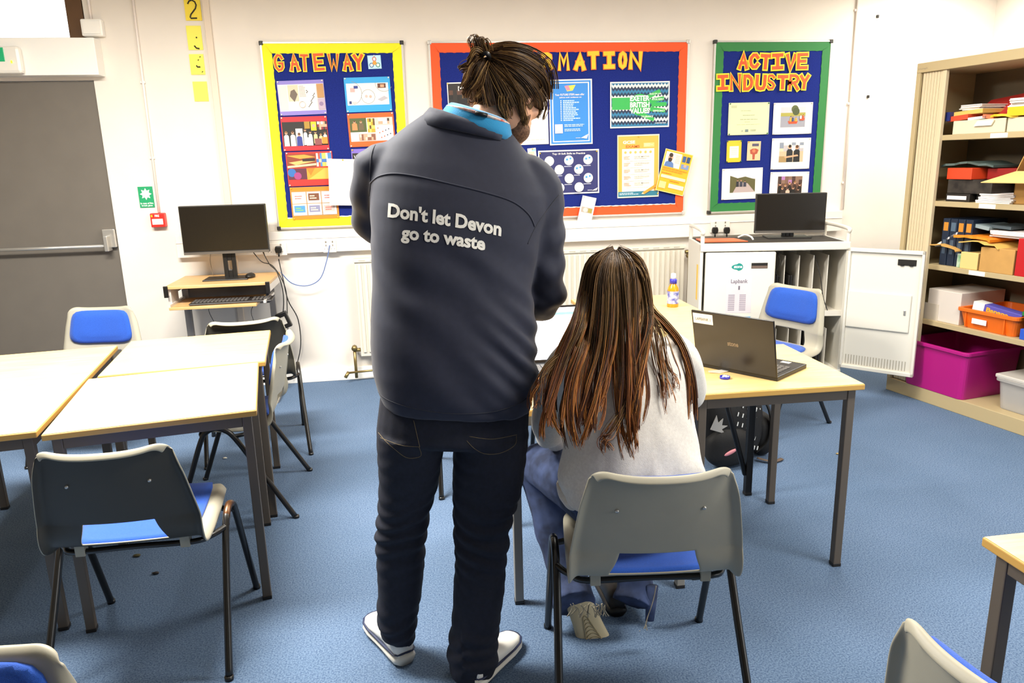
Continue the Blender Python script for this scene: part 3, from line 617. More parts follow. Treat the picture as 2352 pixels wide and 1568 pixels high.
def ph_canoe(s,a,b,c,d):
    s.rect(a,b,c,d,PC('9a9aa4')).rect(a,b,c,b+.12*(d-b)*3,PC('c8c4c8')).rect(a,b+.28*(d-b),c,b+.45*(d-b),PC('a8a04a')).disc((a+c)/2+.04,b+.1*(d-b),.09,PC('5a6238'),14).disc((a+c)/2+.07,b+.22*(d-b),.09,PC('4a5430'),14)
    X=a+(c-a)*.5; Y=b+(d-b)*.75; s.poly([(X-.13,Y-.04),(X+.13,Y-.04),(X+.1,Y+.05),(X-.1,Y+.05)],PC('e2502c')).figures(X-.1,Y-.2,X+.1,Y-.02,3,['e8a030','d8502c','3a4a6a'],seed=2).poly([(X+.16,Y-.12),(X+.3,Y-.12),(X+.28,Y-.05),(X+.18,Y-.05)],PC('e2583a')).figures(X+.17,Y-.26,X+.28,Y-.1,2,['d8502c','e8e0d8'],seed=3)
def ph_couple(s,a,b,c,d):
    s.rect(a,b,c,d,PC('c9b493')).mosaic(a,b,c,b+.45*(d-b),6,3,['b9b2b4','8a92a0','d8c8a8','e2dcd4'],3).figures(a+.25*(c-a),b+.1*(d-b),c-.1*(c-a),d,2,['26282a','1c1e20'],seed=2).rect(a,b+.7*(d-b),a+.3*(c-a),d,PC('a88a5a')).poly([(a+.2*(c-a),b+.72*(d-b)),(c-.25*(c-a),b+.62*(d-b)),(c-.2*(c-a),b+.7*(d-b)),(a+.25*(c-a),b+.8*(d-b))],PC('d0a07c'))
def ph_group(s,a,b,c,d):
    s.rect(a,b,c,d,PC('6a4a3c')).mosaic(a,b,c,b+.35*(d-b),7,2,['7a5a4c','4a3430','b07ab0','8a6a58'],3).figures(a,b+.15*(d-b),c,d,5,['241c18','1a1614','e2d8d0','3a2a24'],seed=9).figures(a+.05,b+.5*(d-b),c-.03,d,4,['1a1614','d8b8a0','33261f'],seed=5)
def ph_walk(s,a,b,c,d):
    s.rect(a,b,c,d,PC('b8a6a2')).rect(a,b,c,b+.25*(d-b),PC('ece8e4')).poly([(a,b+.05*(d-b)),(a+.3*(c-a),b+.2*(d-b)),(c-.4*(c-a),b+.12*(d-b)),(c,b+.3*(d-b)),(c,d),(c-.3*(c-a),b+.5*(d-b)),(a+.35*(c-a),b+.4*(d-b)),(a+.12*(c-a),d),(a,d)],PC('5f5a34')).figures(a+.24*(c-a),b+.25*(d-b),c-.34*(c-a),b+.68*(d-b),3,['2a2a30','3a3c4a','50402f'],seed=1)
photo('white sheet with a photo of an orange canoe on water, top right of its board',(618,580),(932,573),(608,833),ph_canoe,(.19,.14,.82,.78))
photo('white sheet with a photo of two people in dark tops, below the canoe photo',(605,863),(916,857),(595,1112),ph_couple,(.2,.14,.82,.77))
photo('white sheet with a group photo partly behind the trolley monitor',(592,1133),(902,1128),(583,1385),ph_group,(.2,.14,.83,.78))
photo('white sheet with a photo of people walking down a lane, bottom left of its board',(205,1108),(530,1095),(203,1355),ph_walk,(.2,.2,.82,.78))
s=Sheet('card','small yellow card with a white centre on the green bordered board','card',C4,(243,882),(360,878),(240,1055),PC('f4c02a'))
s.rect(.2,.26,.82,.8,PC('fbf0d8')).lines(.28,.36,.74,.7,4,PC('d8ccb8'),2,.3,True); s.done(pinmat='pin_green')
s=Sheet('picture_card','small brown card with a red beast drawing, right of the small yellow card','card',C4,(408,887),(515,885),(410,1040),PC('d9bf94'))
s.rect(.35,.12,.85,.26,PC('5a5468')).poly([(.2,.45),(.4,.38),(.65,.38),(.85,.45),(.75,.65),(.6,.68),(.58,.95),(.42,.95),(.4,.68),(.25,.65)],PC('b0503a')).disc(.5,.5,.12,PC('d87a50'),12); s.done(pins=((.08,.03),),pinmat='pin_yellow')
# ================================================================ chairs
m_shell=M('chair_shell_grey','a39d8b',.5,var=.03,vscale=9,bump=.06,bscale=900)
m_blue=M('seat_fabric_blue','2a53ac',.9,var=.12,vscale=400,bump=.4,bscale=900,spec=.15,sheen=.2)
m_leg=M('chair_leg_black','16130f',.3,spec=.6)
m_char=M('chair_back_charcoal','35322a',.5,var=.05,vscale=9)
m_worn=M('worn_bronze','5c3c22',.3,metal=.6)
PROF=[(.0,.228,.402,.198),(.06,.220,.430,.205),(.15,.165,.440,.213),(.30,.03,.426,.222),(.42,-.10,.426,.230),(.50,-.165,.438,.234),
      (.56,-.196,.474,.235),(.64,-.212,.54,.231),(.78,-.233,.64,.214),(.92,-.252,.732,.195),(.965,-.259,.752,.191),(1.0,-.274,.760,.190),(1.04,-.288,.745,.190)]
def _prof(v):
    P=PROF
    for i in range(len(P)-1):
        if v<=P[i+1][0] or i==len(P)-2:
            t=(v-P[i][0])/(P[i+1][0]-P[i][0]); a=P[max(i-1,0)];b=P[i];c=P[i+1];d=P[min(i+2,len(P)-1)]
            out=[]
            for k in (1,2,3):
                m1=(c[k]-a[k])/(c[0]-a[0])*(c[0]-b[0]); m2=(d[k]-b[k])/(d[0]-b[0])*(c[0]-b[0])
                out.append((2*t**3-3*t*t+1)*b[k]+(t**3-2*t*t+t)*m1+(-2*t**3+3*t*t)*c[k]+(t**3-t*t)*m2)
            return out
def chair_pt(u,v,off=0):
    y,z,hw=_prof(v); y2,z2,_=_prof(min(v+.004,1.04)); y1,z1,_=_prof(max(v-.004,0))
    ty,tz=y2-y1,z2-z1; L=math.hypot(ty,tz); ny,nz=tz/L,-ty/L
    back=min(1,max(0,(v-.5)/.12)); top=min(1,max(0,(v-.7)/.25))
    y+=.038*u*u*back; z+=.020*abs(u)**3*top-.012*(1-u*u)*top*0
    z+=(1-back)*.008*u*u
    au=abs(u); e=max(0,(au-.86)/.14)
    kk=min(1,max(0,(v-.84)/.16)); kk=kk*kk*(3-2*kk)
    roll=-.026*e**1.6*(1-kk)
    e3=max(0,(au-.70)/.30); z-=.027*e3**2.2*top*min(1,max(0,(v-.80)/.16))
    t_=min(.985,max(0,(v-.80)/.245)); hw*=1-.17*(1-math.sqrt(1-t_*t_))*(au**2)
    return Vector((u*hw*(1-.02*e*e),y+ny*(roll+off),z+nz*(roll+off)))
def make_chair(label,loc,rz):
    o=thing('school_chair',label,'chair',loc,rz,'blue padded grey school chairs')
    NU,NV=44,78; us=[-1+2*i/NU for i in range(NU+1)]; vs_=[1.04*j/NV for j in range(NV+1)]
    def warp(u,v):
        k=min(1,max(0,1-abs(v-.567)/.16)); k=k*k*(3-2*k); t=(v-.515)/.105; e=.53-.13*min(1,max(0,t)); a=abs(u)
        w_=a/.46*e if a<.46 else e+(a-.46)/.54*(1-e)
        return math.copysign(a+(w_-a)*k,u)
    us=sorted(set([round(x,4) for x in us]+[-.46,.46])); NU=len(us)-1
    vs_=sorted(set([round(x,4) for x in vs_]+[.517,.617])); NV=len(vs_)-1
    b=MB(); F=[]
    V=[chair_pt(warp(u,v),v) for v in vs_ for u in us]
    for j in range(NV):
        for i in range(NU):
            uc=(us[i]+us[i+1])/2; vc=(vs_[j]+vs_[j+1])/2
            if .517<vc<.617 and abs(uc)<.46: continue
            F.append((j*(NU+1)+i,(j+1)*(NU+1)+i,(j+1)*(NU+1)+i+1,j*(NU+1)+i+1))
    b.add(V,F,0,True)
    s=b.build('shell',[m_shell,m_shell],o,fix=False); so=s.modifiers.new('solid','SOLIDIFY'); so.thickness=.006; so.offset=-1; so.material_offset=1
    q=s.modifiers.new('sub','SUBSURF'); q.levels=1; q.render_levels=1
    def pad(u0,v0,ru,rv,h):
        rings=[]; n=40
        for k in range(8):
            r=1-k/7; rr=max(r,.001); ring=[]
            for a in range(n):
                t=2*PI*a/n; c,sn=math.cos(t),math.sin(t); p=5
                sc=(abs(c)**p+abs(sn)**p)**(-1/p)
                hh=h*(1-rr**6)+.001 if k else -.0005
                ring.append(chair_pt(u0+ru*rr*c*sc*.98,v0+rv*rr*sn*sc,hh))
            rings.append(ring)
        rings.insert(1,[p+Vector((0,0,0)) for p in rings[0]])
        for a in range(n):
            t=2*PI*a/n; c,sn=math.cos(t),math.sin(t); sc=(abs(c)**5+abs(sn)**5)**(-.2)
            rings[1][a]=chair_pt(u0+ru*c*sc*.98,v0+rv*sn*sc,h*.55)
        m=MB(); m.loft(rings,cap=False); k_=len(rings)-1; m.f.append(tuple(k_*n+j for j in range(n))); m.m.append(0); m.s.append(True); return m
    pad(0,.265,.80,.235,.016).build('seat_pad',m_blue,o)
    pad(0,.808,.80,.135,.026).build('back_pad',m_blue,o)
    for sx in (-1,1):
        P=smoothpts([(sx*.262,-.262,0),(sx*.252,-.13,.23),(sx*.247,-.04,.385),(sx*.246,.0,.425),(sx*.246,.035,.437)],6)
        b=MB(); b.tube(P,.0115,10); b.tube([P[0],P[0]+Vector((0,0,.012))],.0135,10); b.build('leg',m_leg,o)
        P=smoothpts([(sx*.246,.035,.437),(sx*.246,.07,.425),(sx*.247,.10,.385),(sx*.25,.17,.2),(sx*.253,.245,0)],6)
        b=MB(); b.tube(P,.0115,10); b.tube([P[-1],P[-1]+Vector((0,0,.012))],.0135,10); b.build('leg',m_leg,o)
    for y,yj in ((-.125,-.035),(.115,.09)):
        P=smoothpts([(-.247,yj,.395),(-.215,(y+yj)/2,.392),(-.17,y,.398),(0,y,.400),(.17,y,.398),(.215,(y+yj)/2,.392),(.247,yj,.395)],5)
        b=MB(); b.tube(P,.0095,8); b.build('cross_bar',m_leg,o)
    for sx in (-1,1):
        b=MB(); b.bb(sx*.15-.014,sx*.15+.014,-.14,-.11,.388,.43); b.build('seat_bracket',m_shell,o,bevel=.002)
        p=chair_pt(sx*.52,.80,-.005); p2=chair_pt(sx*.52,.80,-.011)
        b=MB(); b.tube([p,p2],[.0055,.0042],10); b.build('bolt',m_chrome,o)
    return o
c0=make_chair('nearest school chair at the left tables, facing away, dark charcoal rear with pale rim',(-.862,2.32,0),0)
rad=math.radians
dup(c0,(.625,1.862,0),rad(-6.5),'grey school chair the long haired person sits on')
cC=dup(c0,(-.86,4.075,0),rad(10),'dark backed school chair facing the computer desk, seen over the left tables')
dup(c0,(-.80,3.38,0),rad(90),'grey school chair seen from the side, pushed under the right end of the left tables')
dup(c0,(-1.745,4.19,0),rad(180-7),'grey school chair with its blue back pad facing us in front of the grey door')
dup(c0,(2.02,3.86,0),rad(114),'grey school chair turned sideways in front of the laptop trolley')
dup(c0,(1.06,.875,0),rad(-75),'grey school chair cut off at the bottom right, beside the nearest table corner')
dup(c0,(-.76,.905,0),rad(180),'grey school chair cut off in the bottom left corner, blue pad facing us')
dup(c0,(.36,3.42,0),rad(180),'school chair hidden beyond the white laptop screen, only a black leg showing')

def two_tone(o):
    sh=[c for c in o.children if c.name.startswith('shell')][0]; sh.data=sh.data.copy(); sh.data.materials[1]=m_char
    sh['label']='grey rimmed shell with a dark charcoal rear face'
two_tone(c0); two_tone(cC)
b=MB(); b.tube(smoothpts([(.2466,-.03,.397),(.246,.0,.4255),(.246,.035,.4375),(.246,.06,.429)],6),.0119,10); b.build('worn_leg_bend',m_worn,c0)['label']='bronze coloured worn bend of the leg'
# ================================================================ tables
m_birch=M('birch_laminate','e0bd78',.3,col2='eac98a',vscale=6,stretch=(1,14,1),spec=.5,detail=5)
m_beech=M('birch_edge','c69a4e',.45)
m_tleg=M('table_leg_brown','5b5146',.5); m_tgrey=M('table_leg_grey','8e8a82',.45); m_tblk=M('table_leg_black','14110f',.45)
def table(label,c,w,d,rz,legm,brace=False,h=.72):
    o=thing('school_table',label,'table',(c[0],c[1],0),rad(rz),'birch topped school tables')
    top=MB().bb(-w/2,w/2,-d/2,d/2,h-.022,h-.0015).build('tabletop',m_beech,o,bevel=.003)
    MB().bb(-w/2+.003,w/2-.003,-d/2+.003,d/2-.003,h-.003,h).build('laminate',m_birch,top)
    i=.02; z0,z1=h-.062,h-.022; t=.03
    b=MB()
    for s in (-1,1):
        b.bb(-w/2+i+t,w/2-i-t,s*(d/2-i-t/2)-.0125,s*(d/2-i-t/2)+.0125,z0,z1)
        b.bb(s*(w/2-i-t/2)-.0125,s*(w/2-i-t/2)+.0125,-d/2+i+t,d/2-i-t,z0,z1)
    b.build('frame',legm,o,bevel=.002)
    for sx in (-1,1):
        for sy in (-1,1):
            x,y=sx*(w/2-i-t/2),sy*(d/2-i-t/2)
            b=MB(); b.bb(x-t/2,x+t/2,y-t/2,y+t/2,0.004,z1); l=b.build('leg',legm,o,bevel=.003)
            b=MB(); b.bb(x-t/2-.001,x+t/2+.001,y-t/2-.001,y+t/2+.001,0,.014); b.build('foot_cap',m_black2,l,bevel=.002)
    if brace:
        for sy in (-1,1):
            y=sy*(d/2-i-t/2)
            b=MB(); b.box(-.0,y,.33,.022,.022,.72,0,Matrix.Rotation(math.atan2(-(w-.1)*.55,.6),3,'Y')); b.T=None
            b=MB(); b.tube([(w/2-.05,y,.1),(.08,y,h-.05)],.012,6); b.build('brace',legm,o)
    return o
table('near birch table directly behind the nearest grey chair back on the left',(-.887,2.739),.637,.66,9.4,m_tleg)
table('far birch table of the left group, closest to the computer desk',(-.957,3.400),.638,.637,7.2,m_tleg)
table('long birch table running off the left edge in front of the grey door',(-1.559,2.957),.60,1.206,8,m_tleg)
table('birch table under the open black laptop, its right front leg standing clear',(1.272,2.587),.618,.60,-1.3,m_tleg)
table('birch table with a light grey leg, in front of the seated person',(.628,2.565),.655,.62,-1,m_tgrey)
table('black legged birch table with a diagonal brace, carrying the orange drink bottle',(1.237,3.535),.60,1.24,-1,m_tblk,True)
table('birch table corner at the right edge beside the nearest chair',(1.475,.655),.62,1.2,0,m_tleg)

# ================================================================ computer desk, left
D=thing('computer_desk','small birch computer desk with keyboard tray against the back wall','desk',(-1.165,5.03,0))
b=MB().bb(-.31,.315,-.225,.235,.79,.81).build('desktop',M('beech_desk','cfa468',.4,col2='d9b07a',vscale=5,stretch=(1,10,1)),D,bevel=.003)
MB().bb(-.285,.235,-.28,.08,.667,.685).build('keyboard_tray',MATS['beech_desk'],D,bevel=.003)
MB().bb(-.285,.29,.1,.118,.62,.79).build('back_panel',M('desk_grey','7e7973',.5),D)
m_dw=M('desk_white_metal','d8d2ca',.4,metal=.2)
for s in (-1,1):
    b=MB(); b.bb(s*.305-.011,s*.305+.011,-.225,.235,.745,.79); b.build('side_rail',m_dw,D,bevel=.003)
    b=MB(); b.bb(s*.305-.013,s*.305+.013,-.235,-.222,.74,.812); b.build('end_cap',m_black,D,bevel=.002)
    b=MB(); b.bb(s*.285-.008,s*.285+.008,-.27,.08,.685,.70); b.build('tray_runner',m_dw,D)
    b=MB(); b.bb(s*.275-.02,s*.275+.02,.06,.1,.04,.745); b.build('leg',M('desk_leg_grey','8f8b88',.4,metal=.3),D,bevel=.003)
    b=MB(); b.bb(s*.275-.02,s*.275+.02,-.2,.22,0,.04); b.build('foot',MATS['desk_leg_grey'],D,bevel=.004)
b=MB(); b.prism([(-.305,.70),(-.285,.70),(-.285,.79),(-.305,.79)],-.2,-.05); b.build('tray_bracket',m_dw,D)
m_screen=M('screen_black','1d1811',.25,spec=.4)
def monitor(label,loc,rz,w,h,zb,tilt=0,back=False):
    o=thing('monitor',label,'monitor',loc,rz)
    MB().bb(-w/2,w/2,-.012,.025,zb,zb+h).build('screen_case',m_black2,o,bevel=.004)
    MB().bb(-w/2+.006,w/2-.006,-.0135,-.012,zb+.022,zb+h-.006).build('screen',m_screen,o)
    MB().bb(-w/2+.001,w/2-.001,-.0145,-.012,zb+.001,zb+.016).build('chin_bar',M('chin_silver','6d6760',.35,metal=.4),o)
    b=MB()
    # slotted neck
    b.bb(-.04,-.013,.028,.045,.0,zb+.12); b.bb(.013,.04,.028,.045,.0,zb+.12); b.bb(-.013,.013,.028,.045,.0,.055); b.bb(-.013,.013,.028,.045,.115,zb+.12)
    b.build('neck',m_black,o,bevel=.003)
    b=MB(); b.bb(-.155,.125,-.09,.09,0,.008); b.build('base',m_black,o,bevel=.003)
    return o
monitor('black monitor with a slotted stand on the small computer desk',(-1.13,5.03,.81),0,.532,.31,.165)
# keyboard, mouse
kp=fl(545,682,.688); K=thing('keyboard','black keyboard on the sliding tray of the computer desk','keyboard',(kp.x+.005,4.86,.686),rad(2))
b=MB(); b.prism([(-.245,0),(.245,0),(.25,.012),(-.25,.012)],-.08,.08); b.build('keyboard_body',M('keyboard_grey','2f2b2a',.45),K,bevel=.005)
b=MB()
for r in range(5):
    for k in range(21):
        if k in (15,): continue
        x=-.235+k*.0225; y=-.06+r*.024; b.bb(x,x+.018,y,y+.019,.012,.019)
b.build('keys',M('key_grey','4a4644',.5),K,bevel=.002)
mp=fl(575,634,.82); mo=thing('computer_mouse','black computer mouse beside the left monitor base','mouse',(mp.x,mp.y,.81),rad(-8))
b=MB(); b.ell((0,0,.012),(.03,.05,.02)); b.v=[(x,y,max(z,0)) for x,y,z in b.v]; b.build('mouse_body',m_black,mo)
MB().bb(-.004,.004,.012,.03,.026,.032).build('scroll_wheel',M('wheel_grey','88847c',.4),mo)

# ================================================================ laptop trolley
T=thing('laptop_trolley','white steel laptop charging trolley with its right door open','trolley',(1.862,4.474,0),rad(-12.2))
W_T,D_T,H_T=.925,.45,.966
m_tw=M('trolley_white','e2ddd0',.4); m_tin=M('trolley_inside','d9d2c4',.5); m_tdark=M('trolley_top_mat','2b2620',.7,var=.1,vscale=60)
b=MB(); b.bb(0,.02,.0,D_T,.13,H_T); b.build('side_panel',m_tw,T,bevel=.003)
b=MB(); b.bb(W_T-.02,W_T,.0,D_T,.13,H_T); b.build('side_panel',m_tw,T,bevel=.003)
b=MB(); b.bb(.02,W_T-.02,D_T-.015,D_T,.13,H_T); b.build('back_panel',m_tin,T)
b=MB(); b.bb(0,W_T,-.005,D_T,.11,.14); b.build('bottom_panel',m_tw,T,bevel=.003)
b=MB(); b.bb(.0,W_T,-.008,.03,H_T-.045,H_T+.004); b.build('front_rail',m_tw,T,bevel=.006)
b=MB(); b.bb(.015,W_T-.015,.012,D_T-.005,H_T-.02,H_T); b.build('top_mat',m_tdark,T)
b=MB(); b.bb(.02,W_T-.02,.03,D_T-.02,.50,.515); b.bb(.02,W_T-.02,.012,.03,.495,.53); b.build('shelf',m_tin,T)
b=MB()
for x in (.47,.55,.64,.73,.82): b.bb(x-.003,x+.003,.07,D_T-.03,.515,.88)
for x in (.52,.60,.68,.76,.84): b.bb(x-.002,x+.002,.07,D_T-.03,.14,.40)
b.build('dividers',m_tin,T)
def trail(x,name='handle_rail'):
    b=MB(); z=H_T
    b.tube(smoothpts([(x,.012,z-.03),(x,.012,z+.055),(x,.03,z+.085),(x,D_T-.03,z+.085),(x,D_T-.012,z+.055),(x,D_T-.012,z-.03)],6),.013,8); b.build(name,m_tw,T)
trail(.0135); trail(W_T-.0135)
MB().bb(-.0015,0,.06,.10,.6,.83).build('yellow_tape',M('tape_yellow','f2c440',.6),T)
for x in (.06,W_T-.06):
    for y in (.06,D_T-.06):
        b=MB(); b.tube([(x-.014,y,.045),(x+.014,y,.045)],.045,16); b.bb(x-.02,x+.02,y-.02,y+.02,.07,.115); b.build('caster',M('caster_dark','33291f',.6),T)
# left door (closed)
dl=MB(); dl.bb(.03,.465,-.03,-.006,.155,.917); d1=dl.build('door',m_tw,T,bevel=.008)
b=MB(); b.bb(.315,.415,-.0312,-.028,.815,.85); b.build('handle_slot',M('slot_black','16130f',.5),d1)
b=MB(); b.bb(.317,.413,-.0318,-.03,.817,.832); b.build('handle_lip',M('slot_brown','6d5a50',.5),d1)
b=MB(); m_teal=M('logo_teal','1e8a80',.4)
pts=[(.235+.034*math.cos(a)*(1.25 if math.cos(a)<0 else .85),.826+.024*math.sin(a)*(1 if math.cos(a)>-.2 else .75)) for a in [2*PI*k/28 for k in range(28)]]
b.prism(pts,-.0308,-.0302,0); puttext(b,'stone',.207,.258,.819,.836,-.0311,1,.03); b.build('logo_badge',[m_teal,m_pw],d1,fix=False)
b=MB(); b.bb(.165,.325,-.0306,-.03,.53,.77,0); puttext(b,'Lapbank',.193,.297,.715,.748,-.031,1,.015); puttext(b,'1',.24,.25,.68,.705,-.031,1,.02)
for x in (.18,.25):
    for k in range(9): b.add([(x+(0 if k else 0),-.031,.65-k*.012),(x+.04,-.031,.65-k*.012),(x+.04,-.031,.642-k*.012),(x,-.031,.642-k*.012)],[(0,1,2,3)],2)
b.build('paper_label',[M('label_paper','d9d0d2',.6),M('print_grey','6d6670',.6),M('print_lilac','a89ea8',.6)],d1,fix=False)
b=MB(); b.bb(.165,.325,-.0306,-.03,.42,.505,0); puttext(b,'Laptops',.20,.29,.455,.48,-.031,1,.03); b.build('blue_label',[M('label_blue','1f8fd0',.5),m_pw],d1,fix=False)
b=MB(); b.prism([(.09,.775),(.14,.775),(.15,.792),(.10,.792)],-.0304,-.03); b.build('faded_sticker',M('sticker_faded','efe3da',.6),d1)
# right door (open), hinged at the right post
a=rad(-36); R=Matrix.Rotation(a,4,'Z'); X0=Vector((W_T-.012,-.012,0))
def dloc(m): m.T=Matrix.Translation(X0)@R; return m
z0,z1,L=.165,.935,.43
b=dloc(MB()); b.bb(.0,L,-.001,.012,z0,z1)
b.bb(0,L,-.018,0,z1-.022,z1); b.bb(0,L,-.018,0,z0,z0+.022); b.bb(0,.016,-.018,0,z0,z1); b.bb(L-.016,L,-.018,0,z0,z1)
d2=b.build('door',m_tw,T,bevel=.003)
b=dloc(MB()); b.bb(.016,L-.05,-.013,0,.435,.67); b.build('door_stiffener',m_tw,d2,bevel=.008)
b=dloc(MB()); b.bb(.285,.385,-.006,-.0005,.845,.88); b.build('handle_slot',MATS['slot_black'],d2)
b=dloc(MB()); b.bb(.30,.32,-.011,-.004,.842,.852); b.bb(.35,.37,-.011,-.004,.842,.852); b.build('handle_clips',m_black,d2)
b=dloc(MB()); b.bb(.345,.357,-.019,-.012,.545,.575); b.build('lock',m_chrome,d2,bevel=.002)
b=dloc(MB()); b.bb(L-.002,L+.004,-.015,-.003,.56,.59); b.build('latch',m_chrome,d2)
b=dloc(MB())
for k in range(22): b.bb(.03+k*.0165,.036+k*.0165,-.0025,-.0005,.195,.255)
b.build('vent_slots',M('vent_grey','b5ae9f',.6),d2)
# laptops standing inside
cosT,sinT=math.cos(rad(-12.2)),math.sin(rad(-12.2))
def tl(x,y,z): return Vector((1.862+cosT*x-sinT*y,4.474+sinT*x+cosT*y,z))
for k,(x,zz) in enumerate(((.505,.515),(.592,.515),(.80,.14),(.715,.14))):
    o=thing('laptop',['closed black laptop standing in the first upper slot of the trolley','closed black laptop standing in the second upper slot of the trolley','closed black laptop in the lower trolley slot nearest the open door','closed black laptop in the lower trolley slot behind the sideways chair'][k],'laptop',tl(x,.24,zz),rad(-12.2),'laptops stored in the trolley')
    MB().bb(-.011,-.001,-.16,.16,0,.235).build('lid',m_black2,o,bevel=.003); MB().bb(.001,.013,-.16,.16,0,.235).build('base',m_black,o,bevel=.003)
cable([tl(.74,.1,.88),tl(.77,.05,.75),tl(.79,.03,.62),tl(.82,.02,.53),tl(.83,.06,.518)],.0028,'black charging cable hanging in the open half of the trolley',m_cable)
cable([tl(.50,.06,.9),tl(.51,.04,.84),tl(.49,.05,.78),tl(.52,.05,.74)],.003,'short black charging cable above the stored laptops',m_cable)
# things on the trolley
p=tl(.43,.30,H_T)
mr=monitor('plain black monitor standing on the laptop trolley in front of the green board',tl(.65,.36,H_T),rad(-14),.455,.262,.03)
o=MB(); o.add([(-.13,-.09,.004),(.16,-.09,.004),(.11,.09,.006),(-.14,.09,.008),(-.13,-.09,.0),(.16,-.09,0),(.11,.09,0),(-.14,.09,0)],[(0,1,2,3),(7,6,5,4),(0,4,5,1),(1,5,6,2),(2,6,7,3),(3,7,4,0)])
tag(o.build('plastic_wallet',M('wallet_orange','f0622e',.35),None,tl(.165,.22,H_T+.001),rad(-12)),'flat orange plastic wallet on the trolley top','wallet')
cable([tl(.30,.30,H_T+.012),tl(.34,.28,H_T+.03),tl(.37,.24,H_T+.02),tl(.375,.20,H_T+.006)],.006,'short white cable curled on the trolley top beside the orange wallet',m_white)

# ================================================================ laptops on the tables
def laptop(label,loc,rz,lean,w=.33,d=.235,h=.222,on=False):
    o=thing('laptop',label,'laptop',loc,rz)
    MB().bb(-w/2,w/2,0,d,0,.017).build('base',m_black,o,bevel=.003)
    b=MB()
    for r in range(5):
        for k in range(14): b.bb(-.145+k*.0208,-.128+k*.0208,.045+r*.021,.062+r*.021,.017,.0195)
    b.build('keys',M('key_dark','5a5550',.5),o)
    b=MB(); b.bb(-.05,.05,.165,.22,.017,.0176); b.build('touchpad',M('touchpad','26221e',.3),o)
    lid=MB().bb(-w/2,w/2,-.004,.004,0,h).build('lid',M('laptop_lid','171009',.32,spec=.5),o,(0,.0,.014),rot=(rad(lean),0,0),bevel=.003)
    MB().bb(-w/2+.008,w/2-.008,.0042,.0046,.012,h-.008).build('screen',M('screen_lit','eef4ff',.3,emit=1.6) if on else m_screen,lid)
    return o,lid
L1,lid=laptop('open black laptop with a white sticker on its lid, on the right table',(1.197,2.507,.72),math.atan2(-.81,.585),13)
b=MB(); b.bb(-.158,-.075,-.0048,-.0042,.172,.212,0)
vs,fs=textmesh('LAPBANK 1',.0); xs=[v[0] for v in vs]
b.add([(-.148+(v[0]-min(xs))/(max(xs)-min(xs))*.063,-.0052,.185+v[1]*.016) for v in vs],fs,1); b.build('sticker',[M('sticker_white','eee9df',.5),M('sticker_ink','5a544c',.6)],lid,fix=False)
b=MB(); puttext(b,'stone',-.022,.022,.098,.115,-.0045,0,.03); b.build('logo',M('logo_silver','7d6c58',.4),lid,fix=False)
b=MB(); b.bb(.08,.115,.19,.215,.0176,.0182); b.build('palm_sticker',MATS['sticker_grey'],L1)
L2,lid2=laptop('open laptop with a bright white screen between the two people',(.60,2.775,.72),PI,12,on=True)
b=MB(); b.bb(-.155,.155,.0047,.005,.185,.195); b.build('screen_bar',M('screen_teal','8fd8d8',.3,emit=.6),lid2)
# bits on the right table
p=fl(1665,866,.725); b=MB(); b.lathe([(.0,0),(.018,0),(.0185,.009),(.016,.009),(.0155,.003),(.0,.003)],n=24)
tag(b.build('bottle_cap',M('cap_blue','2f2fa8',.4),None,(p.x,p.y,.72)),'small blue bottle cap full of white bits on the right table','bottle cap')
q=MB()
for k in range(12): q.ell((p.x+random.uniform(-.01,.01),p.y+random.uniform(-.01,.01),.729),(.004,.004,.003),n=6,k=4)
L=Vector((p.x,p.y,.727)); q.v=[(x-L.x,y-L.y,z-L.z) for x,y,z in q.v]
tag(q.build('paper_crumbs',m_white,None,L),'white crumbs heaped in the blue bottle cap','crumbs',kind='stuff')
p=fl(1648,853,.722); b=MB(); b.add([(x*.04,y*.02,.001+.006*abs(x*y)) for x,y in ((-1,-.6),(0,-1),(1,-.5),(.8,.7),(0,1),(-.8,.6))],[(0,1,2,3,4,5)])
tag(b.build('plastic_scrap',M('scrap_clear','f3efe6',.2,alpha=.6),None,(p.x,p.y,.72)),'clear plastic scrap on the right table beside the blue cap','scrap')
# drink bottle
p=fl(1545,704,.72); o=thing('drink_bottle','small orange drink bottle with a blue cap on the far table','bottle',(p.x,p.y,.72))
b=MB(); b.lathe([(.0,0),(.029,0),(.031,.006),(.031,.045),(.029,.06),(.031,.085),(.028,.105),(.016,.125),(.014,.132),(0,.132)]); b.build('bottle_body',M('drink_orange','f09a22',.15,trans=.25),o)
b=MB(); b.lathe([(.0318,.02),(.032,.06),(.0318,.088)],cap=False); b.build('label',M('bottle_label','cfd0d8',.4,col2='4a55a8',vscale=45),o)
b=MB(); b.lathe([(0,.128),(.019,.128),(.019,.15),(.014,.153),(0,.153)]); b.build('cap',M('cap_blue'),o)
b=MB(); b.lathe([(0,.153),(.0125,.153),(.0135,.165),(.012,.182),(0,.184)]); b.build('sports_top',m_white,o)

